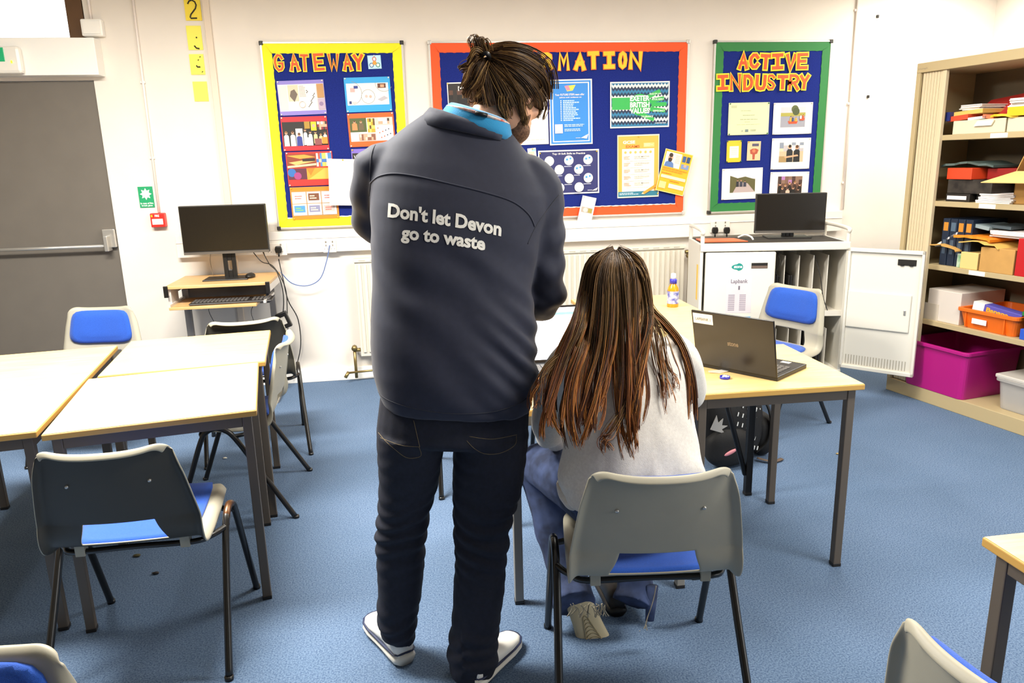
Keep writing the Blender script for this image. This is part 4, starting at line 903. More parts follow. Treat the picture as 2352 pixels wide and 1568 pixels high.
# ================================================================ backpack under the far table
B=thing('backpack','black backpack with white dashes and a pink patch on the carpet under the tables','backpack',(1.565,3.34,0),rad(4))
m_bag=M('bag_black','0f0d0c',.7,bump=.3,bscale=120)
def bagbody(sx,sy,sz,c):
    b=MB(); rings=[]
    for k in range(12):
        t=k/11; zz=t*sz; f=(1-abs(2*t-1)**3.2)**.45 if 0<t<1 else .35; f=max(f,.45)
        rings.append([(c[0]+sx*f*math.copysign(abs(math.cos(a))**.6,math.cos(a)),c[1]+sy*f*math.copysign(abs(math.sin(a))**.7,math.sin(a)),c[2]+zz) for a in [2*PI*j/24 for j in range(24)]])
    b.loft(rings); return b
bagbody(.175,.1,.40,(0,0,0)).build('bag_body',m_bag,B,sub=1)
bagbody(.12,.05,.2,(-.04,-.085,.01)).build('front_pocket',m_bag,B,sub=1)
bagbody(.05,.075,.23,(.205,.03,.0)).build('side_pocket',m_bag,B,sub=1)
b=MB()
for r in range(5):
    for k in range(6):
        x=.0+k*.026; z=.13+r*.05-(k*.01)
        if abs(x)<.15: b.box(x,-.1*(1-.5*(max(0,abs(x)-.08)/.1)),z,.005,.004,.02,0,Matrix.Rotation(.2,3,'Y'))
b.build('white_dashes',m_pw,B)
b=MB(); b.ell((-.05,-.135,.10),(.036,.007,.010),Matrix.Rotation(-.4,3,'Y')); b.build('pink_patch',M('patch_pink','d98a92',.6),B)
b=MB(); b.prism([(-.15,.22),(-.12,.29),(-.11,.25),(-.085,.27),(-.09,.235),(-.06,.23),(-.09,.215),(-.07,.19),(-.11,.205)],-.112,-.108); b.build('white_print',M('bag_print','b9b5ae',.7),B)
b=MB(); b.tube(smoothpts([(.13,0,.36),(.19,-.03,.3),(.215,-.05,.2),(.2,-.05,.1),(.15,-.03,.04)],6),[.02]*25,8,flat=.35); b.build('strap',m_bag,B)
b=MB(); b.tube(smoothpts([(-.03,.02,.42),(0,.02,.47),(.03,.02,.42)],5),.008,6); b.build('grab_handle',m_bag,B)
b=MB(); b.tube(smoothpts([(.14,-.06,.02),(.2,-.1,.01),(.27,-.08,.008)],5),.012,6,flat=.3); b.build('loose_strap',M('strap_brown','5a4a3e',.7),B)
# little debris on the carpet
for px,py,r,c,l in ((517,1053,.012,'e9e4d4','white paper crumb on the carpet under the near left table'),(1925,1043,.012,'a08a5a','tan crumb on the carpet right of the right table'),(358,1318,.014,'1a1614','black scrap on the carpet under the nearest left chair'),(315,1278,.016,'4a4426','dark twig on the carpet beneath the nearest left chair')):
    p=fl(px,py,0); b=MB(); b.ell((0,0,r*.35),(r,r*.6,r*.35),n=8,k=5); b.v=[(x+random.uniform(-.2,.2)*r,y,max(z,0)) for x,y,z in b.v]
    tag(b.build('crumb',PC(c),None,(p.x,p.y,0)),l,'litter')
# ================================================================ tambour cupboard
CO=Vector((3.073,4.235,0)); CU=Vector((.19,-.982,0)).normalized(); CV=Vector((.982,.19,0)).normalized(); CRZ=math.atan2(CU.y,CU.x)
def cs(px,py,dep=0):          # pixel -> (s, z) on the plane 'dep' behind the cupboard front
    d=ray(px,py); t=(CV.dot(CO)+dep-CV.dot(CAM))/CV.dot(d); P=CAM+d*t
    return (P-CO).dot(CU), P.z
def cw(s,dep,z): return CO+CU*s+CV*dep+Vector((0,0,z))
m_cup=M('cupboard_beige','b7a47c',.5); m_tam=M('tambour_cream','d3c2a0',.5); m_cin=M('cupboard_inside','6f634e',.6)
CWD,CD,CHT=1.02,.46,2.01
K=thing('tambour_cupboard','tall beige cupboard with its shutter rolled back, full of boxes and papers','cupboard',CO,CRZ)
b=MB(); b.bb(0,.02,0,CD,.0,CHT-.05); b.build('side_panel',m_cup,K); b=MB(); b.bb(CWD-.02,CWD,0,CD,0,CHT-.05); b.build('side_panel',m_cup,K)
b=MB(); b.bb(.0,CWD,-.004,CD,CHT-.055,CHT); b.build('top_panel',m_cup,K,bevel=.003)
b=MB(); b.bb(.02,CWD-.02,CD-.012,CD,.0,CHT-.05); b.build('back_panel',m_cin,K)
b=MB(); b.bb(.0,CWD,-.002,CD,.0,.085); b.build('plinth',m_cup,K,bevel=.003)
b=MB(); b.bb(0.,.028,-.003,.02,.085,CHT-.055); b.build('front_post',m_cup,K,bevel=.002)
b=MB()
for k in range(7): b.bb(.036+k*.0195,.0535+k*.0195,.012,.022,.09,CHT-.056)
b.bb(.173,.198,.006,.03,.09,CHT-.056)
b.build('shutter',m_tam,K,bevel=.002)
b=MB(); puttext(b,'triumph',.01,.075,CHT-.04,CHT-.028,-.0045,0,.0); b.build('maker_plate',M('plate_grey','8d806a',.5),K,fix=False)
SZ=[cs(2162,315)[1]+.012,cs(2147,467)[1]+.012,cs(2137,613)[1]+.012,cs(2120,739)[1]+.012]
for z in SZ:
    b=MB(); b.bb(.02,CWD-.02,.028,CD-.012,z-.03,z); b.build('shelf',m_cup,K,bevel=.002)
S1,S2,S3,S4=SZ; S5=.085
for z_,a_,y_ in ((S1,2295,308),(S2,2268,470),(S3,2243,632)):
    s_=cs(a_,y_,.028)[0]; b=MB(); b.bb(s_-.05,s_+.05,.0265,.028,z_-.028,z_-.003); b.build('shelf_label',M('shelf_label_white','f0eadc',.5),K)
def cbox(name,label,cat,s0,s1,d0,d1,z0,z1,mat,extra=None,group=None,bev=.003,rz=0):
    o=thing(name,label,cat,cw((s0+s1)/2,(d0+d1)/2,z0),CRZ+rz,group); w,d,h=s1-s0,d1-d0,z1-z0
    MB().bb(-w/2,w/2,-d/2,d/2,0,h).build('body',mat,o,bevel=bev)
    if extra: extra(o,w,d,h)
    return o
m_card=M('cardboard','c0914f',.8,var=.05,vscale=15); m_card2=M('cardboard_pale','e2c37c',.8); m_paper=M('paper_white','ece6e2',.8); m_manila=M('manila','e0b860',.7)
def tray(name,label,s0,s1,d0,d1,z0,h,mat,th=.006,taper=.9,lip=.012,group=None,cat='tray',rz=0):
    o=thing(name,label,cat,cw((s0+s1)/2,(d0+d1)/2,z0),CRZ+rz,group); w,d=s1-s0,d1-d0
    def rect(f,z,i=0,r=.03):
        a,c=w/2*f-i,d/2*f-i; out=[]
        for cx,cy,a0 in ((a-r,c-r,0),(-a+r,c-r,90),(-a+r,-c+r,180),(a-r,-c+r,270)):
            for k in range(5): t=rad(a0+22.5*k); out.append((cx+r*math.cos(t),cy+r*math.sin(t),z))
        return out
    b=MB(); b.loft([rect(taper,0),rect(1,h-.02),rect(1,h-.02,-lip),rect(1,h,-lip),rect(1,h,th),rect(taper,th,th)],smooth=False); b.build('body',mat,o,bevel=.003)
    return o
# --- shelf 1: paper trays, folders
def stack(name,label,cat,s0,s1,d0,d1,z,n,t,mat,group=None,jit=.012,rz=0):
    o=thing(name,label,cat,cw((s0+s1)/2,(d0+d1)/2,z),CRZ+rz,group); w,d=s1-s0,d1-d0; b=MB()
    for k in range(n):
        a=random.uniform(-.05,.05); b.box(random.uniform(-jit,jit),random.uniform(-jit,jit),t*(k+.5),w*random.uniform(.93,1),d,t*.85,0,Matrix.Rotation(a,3,'Z'))
    b.build('sheets',mat,o); return o
m_traycream=M('tray_cream','d9cfb4',.45)
for k,(a,c,l) in enumerate(((.245,.565,'cream paper drawer on the top shelf, beside the rolled shutter'),(.575,.9,'cream paper drawer on the top shelf, at the right edge'))):
    def ex(o,w,d,h):
        b=MB(); b.prism([(-.02,h-.035),(.085,h-.035),(.1,h-.008),(0,h-.008)],-d/2-.012,-d/2-.004); b.build('label_tab',M('tab_cream','f6efd6',.5),o)
    cbox('filing_unit',l,'drawer',a,c,.045,.38,S1,S1+.075,m_traycream,ex,'paper drawers on the top shelf')
zt=S1+.077
stack('folder_pile','pile of grey and white papers at the left of the top shelf','papers',.235,.37,.1,.36,zt+.055,5,.006,m_paper)
def slab(name,label,cat,px0,px1,dep0,dep1,z,t,mat,tilt=0,roll=0,group=None,crv=0,rz=0):
    s0=cs(px0,300,dep0)[0]; s1=cs(px1,300,dep0)[0]; w=s1-s0; d=dep1-dep0
    b=MB(); n=8
    V=[];F=[]
    for top in (1,0):
        for i in range(n+1):
            for j in (0,1):
                x=-w/2+w*i/n; y=-d/2+d*j; V.append((x+(.012*noise.noise(Vector((i*1.3,j,px0*.2))) if crv else 0),y+(.03*noise.noise(Vector((i*.8,j*3,px0*.3))) if crv else 0),(t if top else 0)+crv*math.sin(PI*i/n)+(.006*noise.noise(Vector((i*.9,j*2.3,px0*.1))) if crv else 0)+(crv*.35*noise.noise(Vector((i*.6,j*1.7,px0*.37))) if crv else 0)))
    N=2*(n+1)
    for i in range(n):
        F+= [(2*i,2*i+1,2*i+3,2*i+2),(N+2*i+2,N+2*i+3,N+2*i+1,N+2*i),(2*i,2*i+2,N+2*i+2,N+2*i),(2*i+1,N+2*i+1,N+2*i+3,2*i+3)]
    F+=[(0,N,N+1,1),(2*n,2*n+1,N+2*n+1,N+2*n)]
    b.add(V,F)
    o=b.build(name,mat,None,cw((s0+s1)/2,(dep0+dep1)/2,z),rot=(rad(tilt),rad(roll),CRZ+rz))
    return tag(o,label,cat,group)
FG='folders on the top shelf'
slab('document_wallet','navy folder at the far left of the top shelf beside the shutter','folder',2168,2178,.05,.3,zt,.05,M('folder_navy','1f2a6a',.5),group=FG)
slab('document_wallet','thin orange-red folder lying at the left of the top shelf','folder',2174,2220,.06,.3,zt,.028,M('folder_orange','c9482a',.5),roll=-4,group=FG)
slab('document_wallet','manila yellow folder above the orange-red one on the top shelf','folder',2172,2252,.08,.34,zt+.03,.022,m_manila,roll=-3,group=FG)
slab('document_wallet','large dark red folder leaning across the back of the top shelf','folder',2205,2345,.15,.40,zt+.065,.008,M('folder_red','c0322c',.5),tilt=32,roll=-6,group=FG)
slab('document_wallet','salmon folder edge near the middle of the top shelf','folder',2252,2278,.05,.2,zt,.02,M('folder_salmon','d9704a',.5),roll=10,group=FG)
slab('paper_sheets','white papers lying between the folders on the top shelf','papers',2220,2262,.05,.28,zt,.014,m_paper,roll=-3)
slab('document_wallet','bright yellow folder under the white paper pile on the top shelf','folder',2262,2330,.04,.3,zt,.012,M('folder_yellow','e8b91c',.5),roll=3,group=FG,crv=.006)
slab('document_wallet','rolled yellow folder in front of the white paper pile, right edge of the top shelf','folder',2308,2365,.03,.12,zt+.005,.045,MATS['folder_yellow'],group=FG)
stack('paper_pile','thick pile of white papers on yellow folders, right of the top shelf','papers',.52,.84,.1,.36,zt+.014,13,.0065,m_paper,rz=.1)
# --- shelf 2
def lab(o,w,d,h):
    b=MB(); b.bb(-w/2+.01,w/2-.02,-d/2-.0015,-d/2,.012,h-.012); b.build('white_label',M('label_white_red','efe2e0',.6,col2='f4eeee',vscale=50),o)
cbox('binder_box','black box with a white label lying on the second shelf by the shutter','box',.245,.40,.05,.34,S2,S2+.045,m_black2,lab)
cbox('storage_box','black and grey patterned box under the red box on the second shelf','box',.24,.52,.06,.40,S2+.046,S2+.125,M('box_black_marble','171412',.5,col2='3a342e',vscale=18))
cbox('storage_box','red box on top of the black box on the second shelf','box',.245,.42,.05,.40,S2+.126,S2+.19,M('box_red','d9431f',.45),rz=rad(-6))
cbox('storage_box','dark red box behind the cardboard box on the second shelf','box',.435,.72,.12,.40,S2+.126,S2+.186,M('box_dark_red','8e120c',.5))
cbox('storage_box','black box standing behind the white papers on the second shelf','box',.41,.56,.09,.40,S2,S2+.045,MATS['bag_black'] if 'bag_black' in MATS else m_black)
slab('plastic_bag','grey-green plastic wallet lying on the red box on the second shelf','wallet',2170,2290,.08,.3,S2+.192,.012,M('wallet_greygreen','4f605c',.35),crv=.02)
stack('paper_pile','stack of white papers in front of the cardboard box on the second shelf','papers',.45,.66,.045,.25,S2,6,.0085,m_paper)
# open cardboard box
o=thing('cardboard_box','open cardboard box with its flap folded out at the right of the second shelf','box',cw(.80,.23,S2),CRZ+rad(4))
b=MB(); w,d,h=.32,.32,.17
b.bb(-w/2,w/2,-d/2,-d/2+.004,0,h); b.bb(-w/2,w/2,d/2-.004,d/2,0,h); b.bb(-w/2,-w/2+.004,-d/2,d/2,0,h); b.bb(w/2-.004,w/2,-d/2,d/2,0,h); b.bb(-w/2,w/2,-d/2,d/2,0,.004)
b.build('body',m_card,o)
b=MB(); b.add([(-w/2,-d/2,h),(w/2,-d/2,h),(w/2+.05,-d/2-.13,h-.055),(-w/2-.10,-d/2-.13,h-.055)],[(0,1,2,3)]); f=b.build('flap',m_card2,o); q=f.modifiers.new('s','SOLIDIFY'); q.thickness=.004
b=MB(); b.add([(-w/2,d/2,h),(w/2,d/2,h),(w/2,d/2+.005,h+.16),(-w/2-.02,d/2+.005,h+.16)],[(0,1,2,3)]); f=b.build('flap',m_card,o); q=f.modifiers.new('s','SOLIDIFY'); q.thickness=.004
b=MB(); b.add([(-w/2,-d/2,h),(-w/2,d/2,h),(-w/2+.015,d/2,h+.14),(-w/2+.015,-d/2+.06,h+.14)],[(0,1,2,3)]); f=b.build('flap',m_card,o); q=f.modifiers.new('s','SOLIDIFY'); q.thickness=.004
# --- shelf 3
m_navy=M('book_navy','122238',.5); 
for k in range(4):
    def sp(o,w,d,h,k=k):
        b=MB(); b.bb(-w/2+.008,w/2-.008,-d/2-.001,-d/2,h*.74,h*.92); b.build('spine_label',M('spine_orange','c8842a',.5) if k!=1 else M('spine_grey','4f6478',.5),o)
        b=MB(); b.bb(-w/2+.012,w/2-.012,-d/2-.001,-d/2,h*.25,h*.55); b.build('spine_print',M('spine_print','44566a',.5),o)
    cbox('ring_binder',['navy binder beside the shutter on the third shelf','second navy binder from the shutter on the third shelf','third navy binder from the shutter on the third shelf','fourth navy binder from the shutter on the third shelf'][k],'binder',.238+.05*k,.284+.05*k,.06,.33,S3,S3+.275,m_navy,sp,'navy binders on the third shelf')
cbox('card_box','small yellow card box on the third shelf','box',.40,.51,.035,.22,S3,S3+.095,m_card2)
cbox('cardboard_box','brown cardboard box under the paper heap on the third shelf','box',.525,.725,.03,.32,S3,S3+.135,m_card)
cbox('small_box','green and white packet left of the yellow card box on the third shelf','box',.365,.398,.05,.2,S3,S3+.08,M('packet_green','dfe6d8',.5,col2='3f9a3a',vscale=14))
cbox('money_tin','red metal tin standing at the right edge of the third shelf','tin',.735,.96,.03,.30,S3,S3+.2,M('tin_red','b8141c',.35))
slab('torn_wrapping','torn brown paper draped over the boxes on the third shelf','paper',2160,2230,.02,.24,S3+.10,.006,M('kraft_paper','cfa055',.8),roll=6,crv=.018)
slab('torn_wrapping','yellow torn paper hanging over the cardboard box on the third shelf','paper',2228,2325,.015,.26,S3+.138,.006,m_manila,roll=2,crv=.022)
slab('envelope','orange envelope on top of the cardboard box on the third shelf','envelope',2222,2308,.03,.26,S3+.168,.014,M('envelope_orange','ee8a1c',.5),roll=2,crv=.01)
slab('paper_sheets','white papers leaning on the heap beside the navy binders','papers',2172,2236,.06,.28,S3+.15,.010,m_paper,roll=-32)
stack('paper_pile','white paper heap on the orange envelope on the third shelf','papers',.53,.78,.08,.33,S3+.19,5,.007,m_paper)
slab('document_wallet','grey folder with a clip lying on top of the third shelf heap','folder',2240,2300,.08,.3,S3+.232,.02,M('folder_grey','8fa0a4',.45),roll=8)
slab('document_wallet','dark slate folder at the top right of the third shelf heap','folder',2300,2352,.1,.3,S3+.235,.016,M('folder_slate','4a565c',.5),roll=2)
# --- shelf 4
o=cbox('carton','open white carton at the left of the fourth shelf','carton',.20,.425,.05,.40,S4,S4+.19,M('carton_white','d6cbc0',.7))
b=MB(); b.bb(-.13,-.03,-.177,-.175,.0,.1); b.build('side_patch',M('carton_patch','cbbfae',.7),o)
OT=tray('plastic_tray','orange plastic tray holding a striped packet on the fourth shelf',.43,.78,.035,.42,S4,.115,M('tray_orange','ea6d16',.4),group=None)
b=MB(); b.bb(-.085,.005,-.1945,-.192,.035,.065); b.build('label',m_paper,OT)
b=MB(); b.bb(-.128,-.122,-.196,-.176,.01,.1); b.bb(.108,.114,-.196,-.176,.01,.1); b.build('ribs',MATS['tray_orange'],OT)
o=thing('biscuit_packet','blue and white packet lying in the orange tray','packet',cw(.61,.13,S4+.085),CRZ+rad(4)); o.rotation_euler=(0,rad(7),CRZ+rad(4))
MB().bb(-.14,.14,-.035,.035,0,.05).build('carton',M('packet_blue','5a55b0',.45),o,bevel=.003)
b=MB(); b.bb(-.141,-.075,-.0356,.0356,-.0005,.0506); b.build('white_end',m_pw,o)
b=MB(); puttext(b,'Banana',-.06,.07,.012,.038,-.0362,0,.04); b.build('lettering',M('packet_yellow','f0b028',.5),o,fix=False)
tray('plastic_tray','green plastic tray at the right edge of the fourth shelf',.80,.99,.05,.4,S4+.06,.09,M('tray_green','1c7a34',.4))
cbox('flat_box','blue plastic box under the green tray on the fourth shelf','box',.80,.985,.045,.40,S4,S4+.058,M('lid_blue','2a55c0',.4))
# --- base
tray('storage_tub','large magenta storage tub on the cupboard base',.12,.56,-.02,.43,S5,.29,M('tub_magenta','ae1578',.38),lip=.014,taper=.93,cat='tub')
o=tray('storage_box','clear plastic lidded box on the cupboard base',.70,.99,.06,.42,S5,.18,M('clear_plastic','d6d2cc',.25,trans=.35,alpha=.75),taper=.92,cat='box')
b=MB(); b.bb(-.155,.155,-.19,.19,.178,.2); b.build('lid',M('lid_clear','dcd6cc',.3,trans=.2),o,bevel=.006)
for k in range(7):
    p=cw(.73+.03*k,.12+.03*(k%3),S5+.02); b=MB(); b.ell((0,0,0),(.018,.014,.014),n=10,k=6); tag(b.build('craft_ball',PC(['e8d8c8','d9905a','f0e6da','c8b49a','e0a070','efe8dc','d8c0a8'][k]),None,p),'small craft ball inside the clear plastic box','craft ball','craft balls in the clear box')
cbox('paper_packet','green and white packet leaning inside the clear plastic box','packet',.80,.9,.15,.25,S5+.01,S5+.15,MATS['packet_green'])
# ================================================================ people
def remeshed(b,name,mats,vox,smooth=6,fac=.5):
    me=b.mesh(name,mats); o=bpy.data.objects.new('tmp',me); COL.objects.link(o)
    bm=bmesh.new(); bm.from_mesh(me); bmesh.ops.recalc_face_normals(bm,faces=bm.faces); bm.to_mesh(me); bm.free()
    r=o.modifiers.new('r','REMESH'); r.mode='VOXEL'; r.voxel_size=vox; r.use_smooth_shade=True
    if smooth: s=o.modifiers.new('s','SMOOTH'); s.iterations=smooth; s.factor=fac
    bpy.context.view_layer.update()
    out=bpy.data.meshes.new_from_object(o.evaluated_get(bpy.context.evaluated_depsgraph_get()))
    bpy.data.objects.remove(o); bpy.data.meshes.remove(me); out.name=name
    out.materials.clear()
    for m in (mats if isinstance(mats,(list,tuple)) else [mats]): out.materials.append(m)
    out.polygons.foreach_set('use_smooth',[True]*len(out.polygons)); out.polygons.foreach_set('material_index',[0]*len(out.polygons))
    return out
def getco(me):
    n=len(me.vertices); c=np.zeros(n*3); me.vertices.foreach_get('co',c); q=np.zeros(n*3); me.vertices.foreach_get('normal',q); return c.reshape(-1,3),q.reshape(-1,3)
def setco(me,c): me.vertices.foreach_set('co',c.ravel()); me.update()
def displace(me,fn):
    c,n=getco(me); setco(me,c+n*fn(c)[:,None])
def bvh(me):
    c,_=getco(me); return BVHTree.FromPolygons([Vector(x) for x in c],[tuple(p.vertices) for p in me.polygons])
def place(me,parent,name=None):
    c,_=getco(me); setco(me,c-np.array(parent.location)); return mkobj(name or me.name,me,parent)
def sring(L,R,rowL,rowR,Y,bk,fr=None,n=28,pw=2.3):
    """body cross-section from the silhouette's left and right pixel at depth Y"""
    a=at(L,rowL,Y); c=at(R,rowR,Y); m=(a+c)/2; h=(c-a)/2; fr=fr or bk; out=[]
    for k in range(n):
        t=2*PI*k/n; cx,sy=math.cos(t),math.sin(t)
        cx=math.copysign(abs(cx)**(2/pw),cx); sy=math.copysign(abs(sy)**(2/pw),sy)
        out.append(m+h*cx+Vector((0,1,0))*(sy*(bk if sy<0 else fr)))
    return out
def limb(b,pts,rr,n=14,flat=1): b.tube(smoothpts(pts,5),list(np.interp(np.linspace(0,len(rr)-1,(len(pts)-1)*5+1),range(len(rr)),rr)),n,flat=flat)
def hand(b,wrist,fwd,up,side,curl=.5,sc=1):
    f=Vector(fwd).normalized(); u=(Vector(up)-f*Vector(up).dot(f)).normalized(); s=f.cross(u)*side; w=Vector(wrist)
    rings=[]
    for t,hw,th in ((-.02,.027,.02),(.02,.031,.016),(.06,.040,.014),(.095,.041,.012)):
        rings.append([w+f*t*sc+s*math.cos(a)*hw*sc+u*math.sin(a)*th*sc for a in [2*PI*k/14 for k in range(14)]])
    b.loft(rings)
    for k,(L,o) in enumerate(((.072,-.031),(.08,-.0105),(.075,.0105),(.058,.031))):
        p=w+(f*(.088-.004*abs(k-1))+s*o)*sc; P=[p]; d=f.copy()
        for j,q in enumerate((.45,.32,.23)):
            ang=curl*(.35+.25*j)+.05*k
            d=(d*math.cos(ang)-u*math.sin(ang)).normalized(); u2=u
            p=p+(d+s*(o*.6))*L*q*sc; P.append(p)
        b.tube(smoothpts(P,3),[.0088*sc]*4+[.0082*sc]*3+[.0072*sc]*2+[.006*sc],8)
    p=w+(f*.03-s*.028)*sc; d=(f*.7-s*.6-u*.35).normalized()
    b.tube(smoothpts([p,p+d*.035*sc,p+(d*.06+f*.012)*sc,p+(d*.075+f*.03)*sc],3),[.013*sc]*4+[.010*sc]*4+[.0085*sc]*2,8)
def headframe(face,upv):
    f=Vector(face).normalized(); u=Vector(upv); u=(u-f*u.dot(f)).normalized(); r=f.cross(u); return Matrix(((r.x,f.x,u.x),(r.y,f.y,u.y),(r.z,f.z,u.z)))
def head(b,C,Rm,sc=1,jaw=1):
    def e(c,r,n=18,k=12): b.ell(C+Rm@(Vector(c)*sc),[q*sc for q in r],Rm,n,k)
    e((0,0,0),(.075,.096,.105)); e((0,.012,-.055),(.066,.078,.07)); e((0,.05,-.085*jaw),(.053,.048,.045)); e((0,.078,-.112*jaw),(.026,.02,.02))
    e((0,.10,-.035),(.012,.016,.026)); e((0,.108,-.05),(.015,.014,.010)); e((0,.086,.008),(.055,.014,.013))
    e((.042,.072,-.04),(.02,.018,.02)); e((-.042,.072,-.04),(.02,.018,.02)); e((0,.092,-.078),(.024,.012,.007)); e((0,.09,-.089),(.021,.012,.007))
    for s in (-1,1): e((s*.078,-.002,-.03),(.011,.019,.031),12,8)
def facebits(o,C,Rm,sc,browmat,lipmat):
    q=MB()
    for s in (-1,1): q.ell(C+Rm@(Vector((s*.031,.081,-.012))*sc),[.0125*sc]*3,Rm,14,10)
    q.build('eyes',M('eye_white','f2efe9',.2),o,world=True)
    q=MB()
    for s in (-1,1): q.ell(C+Rm@(Vector((s*.031,.0905,-.014))*sc),[.0055*sc,.004*sc,.0055*sc],Rm,10,8)
    q.build('irises',M('iris_brown','3a2616',.2),o,world=True)
    q=MB()
    for s in (-1,1): q.tube([C+Rm@(Vector((s*x,.098-.03*abs(x),.012+.005*math.sin(x*60)))*sc) for x in (.014,.025,.036,.047)],.004*sc,6)
    q.build('eyebrows',browmat,o,world=True)
    q=MB()
    for z in (-.078,-.0875): q.tube([C+Rm@(Vector((x,.1035-7*x*x,z+(2*x*x if z>-.08 else -1*x*x)))*sc) for x in (-.022,-.012,0,.012,.022)],[.002*sc,.004*sc,.0042*sc,.004*sc,.002*sc],6)
    q.build('lips',lipmat,o,world=True)
def strands(name,parent,guides,mats,rnd,r=.0011,tipmats=None,npts=15,per=14,clump=.0045):
    """guides: (list of Vector, n strands, half widths, curl) -> one hair mesh"""
    V=[];F=[];MI=[]; base=0; nm=len(mats)
    for pts,n,wd,curl in guides:
        P=np.array([tuple(p) for p in smoothpts(pts,6)]); K=len(P); tt=np.linspace(0,1,K); ts=np.linspace(0,1,npts)
        Q=np.stack([np.interp(ts,tt,P[:,i]) for i in range(3)],1); W=np.interp(ts,np.linspace(0,1,len(wd)),wd)
        T=np.gradient(Q,axis=0); T/=np.linalg.norm(T,axis=1)[:,None]+1e-9
        vd=Q-np.array([0,0,CH]); vd/=np.linalg.norm(vd,axis=1)[:,None]
        S_=np.cross(T,vd); S_/=np.linalg.norm(S_,axis=1)[:,None]+1e-9
        nl=max(1,n//per)
        for lk in range(nl):
            la=max(-1.05,min(1.05,rnd.gauss(0,.5))); ld=rnd.uniform(-.5,.5); lp=rnd.uniform(0,6.28); lf=rnd.uniform(5,10); lc=curl*rnd.uniform(.3,1.2); le=rnd.uniform(.78,1.0); cm=rnd.randrange(nm)
            cw_=clump*rnd.uniform(.6,1.3)
            for k in range(per):
                t1=le*rnd.uniform(.9,1.0); u=ts*t1; sa=rnd.gauss(0,.6); sd=rnd.gauss(0,.6); fz=rnd.uniform(0,6.28)
                q=np.stack([np.interp(u,ts,Q[:,i]) for i in range(3)],1); s=np.stack([np.interp(u,ts,S_[:,i]) for i in range(3)],1); v=np.stack([np.interp(u,ts,vd[:,i]) for i in range(3)],1); w_=np.interp(u,ts,W)
                cl=cw_*np.interp(u,[0,.15,.6,1],[1.2,1,.8,.35])
                off=la*w_+lc*(u**1.5)*np.sin(lf*u+lp)+sa*cl+.15*curl*np.sin(12*u+fz)*u; dof=ld*np.minimum(w_,.02)*.9+lc*.4*u**1.5*np.cos(lf*u+lp)+sd*cl*.6
                q=q+s*off[:,None]+v*dof[:,None]
                e1=s; e2=v; rr=r*np.interp(u,[0,.1,.85,1],[.7,1,1,.35])
                ring=np.stack([q+e1*rr[:,None],q-e1*rr[:,None]*.5-e2*rr[:,None]*.87,q-e1*rr[:,None]*.5+e2*rr[:,None]*.87],1)
                V.append(ring.reshape(-1,3)); m=cm if rnd.random()<.55 else rnd.randrange(nm); m2=cm if rnd.random()<.5 else rnd.randrange(nm)
                cut=rnd.uniform(.3,.8)
                for i in range(npts-1):
                    for j in range(3):
                        F.append((base+3*i+j,base+3*i+(j+1)%3,base+3*i+3+(j+1)%3,base+3*i+3+j))
                        MI.append(m if (tipmats is None or ts[i]<cut) else nm+m2%len(tipmats))
                base+=3*npts
    V=np.concatenate(V)-np.array(parent.location)
    me=bpy.data.meshes.new(name); me.from_pydata(V.tolist(),[],F)
    for m in list(mats)+list(tipmats or []): me.materials.append(m)
    me.polygons.foreach_set('material_index',MI); me.polygons.foreach_set('use_smooth',[True]*len(F)); me.update()
    return mkobj(name,me,parent)
def shoe(parent,heel,az,matu,mats,matl,sc=1,rot=None,parts=True):
    def sec(y,hw,z0,z1,n=16):
        return [Vector((hw*math.copysign(abs(math.cos(a))**.8,math.cos(a)),y,z0+(z1-z0)*(.5+.5*math.sin(a)))) for a in [2*PI*k/n for k in range(n)]]
    X=[(0,.026,.085),(.012,.036,.098),(.05,.039,.10),(.10,.040,.095),(.15,.044,.078),(.20,.049,.064),(.245,.047,.054),(.275,.034,.046),(.288,.016,.038)]
    Rm=rot if rot is not None else Matrix.Rotation(az,3,'Z')
    def add(name,fn,mat):
        b=MB(); b.loft([[Vector(heel)+Rm@(p*sc) for p in r] for r in fn]); return b.build(name,mat,parent,world=True)
    u=add('shoe_upper',[sec(y,hw,.02,z) for y,hw,z in X],matu)
    add('shoe_sole',[sec(y-.004 if y<.1 else y+.004,hw*1.14,0,.042 if y<.08 else .034) for y,hw,z in X],mats)
    if matl: add('shoe_stripe',[sec(y-.002 if y<.1 else y+.002,hw*1.10+.002,.041 if y<.08 else .033,.048 if y<.08 else .04) for y,hw,z in X],matl)
    return u
m_skin=M('skin','d9a585',.5,var=.05,vscale=40); m_skin2=M('skin_pale','e2b196',.5)
# ---------------------------------------------------------------- standing person
PM=Vector((.08,2.05,0))
man_head=at(1168,200,2.20); fdir=Vector((.66,.62,-.42)); Rh=headframe(fdir,(.22,.25,.95))
b=MB(); head(b,man_head,Rh,1.06)
neck0=at(1105,300,2.155)
limb(b,[neck0-Vector((0,0,.10)),neck0,man_head+Rh@Vector((0,-.02,-.06))],[.042,.05,.056])
b.loft([sring(880,1210,945,950,1.99,.11),sring(872,1205,800,800,2.01,.12),sring(875,1195,650,650,2.04,.12),sring(872,1225,470,500,2.08,.12),sring(910,1190,385,425,2.11,.09),sring(1035,1130,315,335,2.13,.045)])
SLv,ELv=at(868,392,2.12),at(858,508,2.25); WLv=Vector((.075,2.40,1.14))
SRv,ERv=at(1240,455,2.10),at(1250,680,2.10); WRv=Vector((.20,2.42,1.05))
SLP=[at(918,378,2.125),at(868,388,2.13),at(853,450,2.18),at(856,515,2.27),at(905,545,2.36),WLv]; SRP=[at(1190,400,2.12),at(1232,442,2.11),at(1243,540,2.09),at(1247,650,2.09),at(1245,690,2.11),at(1205,690,2.26),WRv]
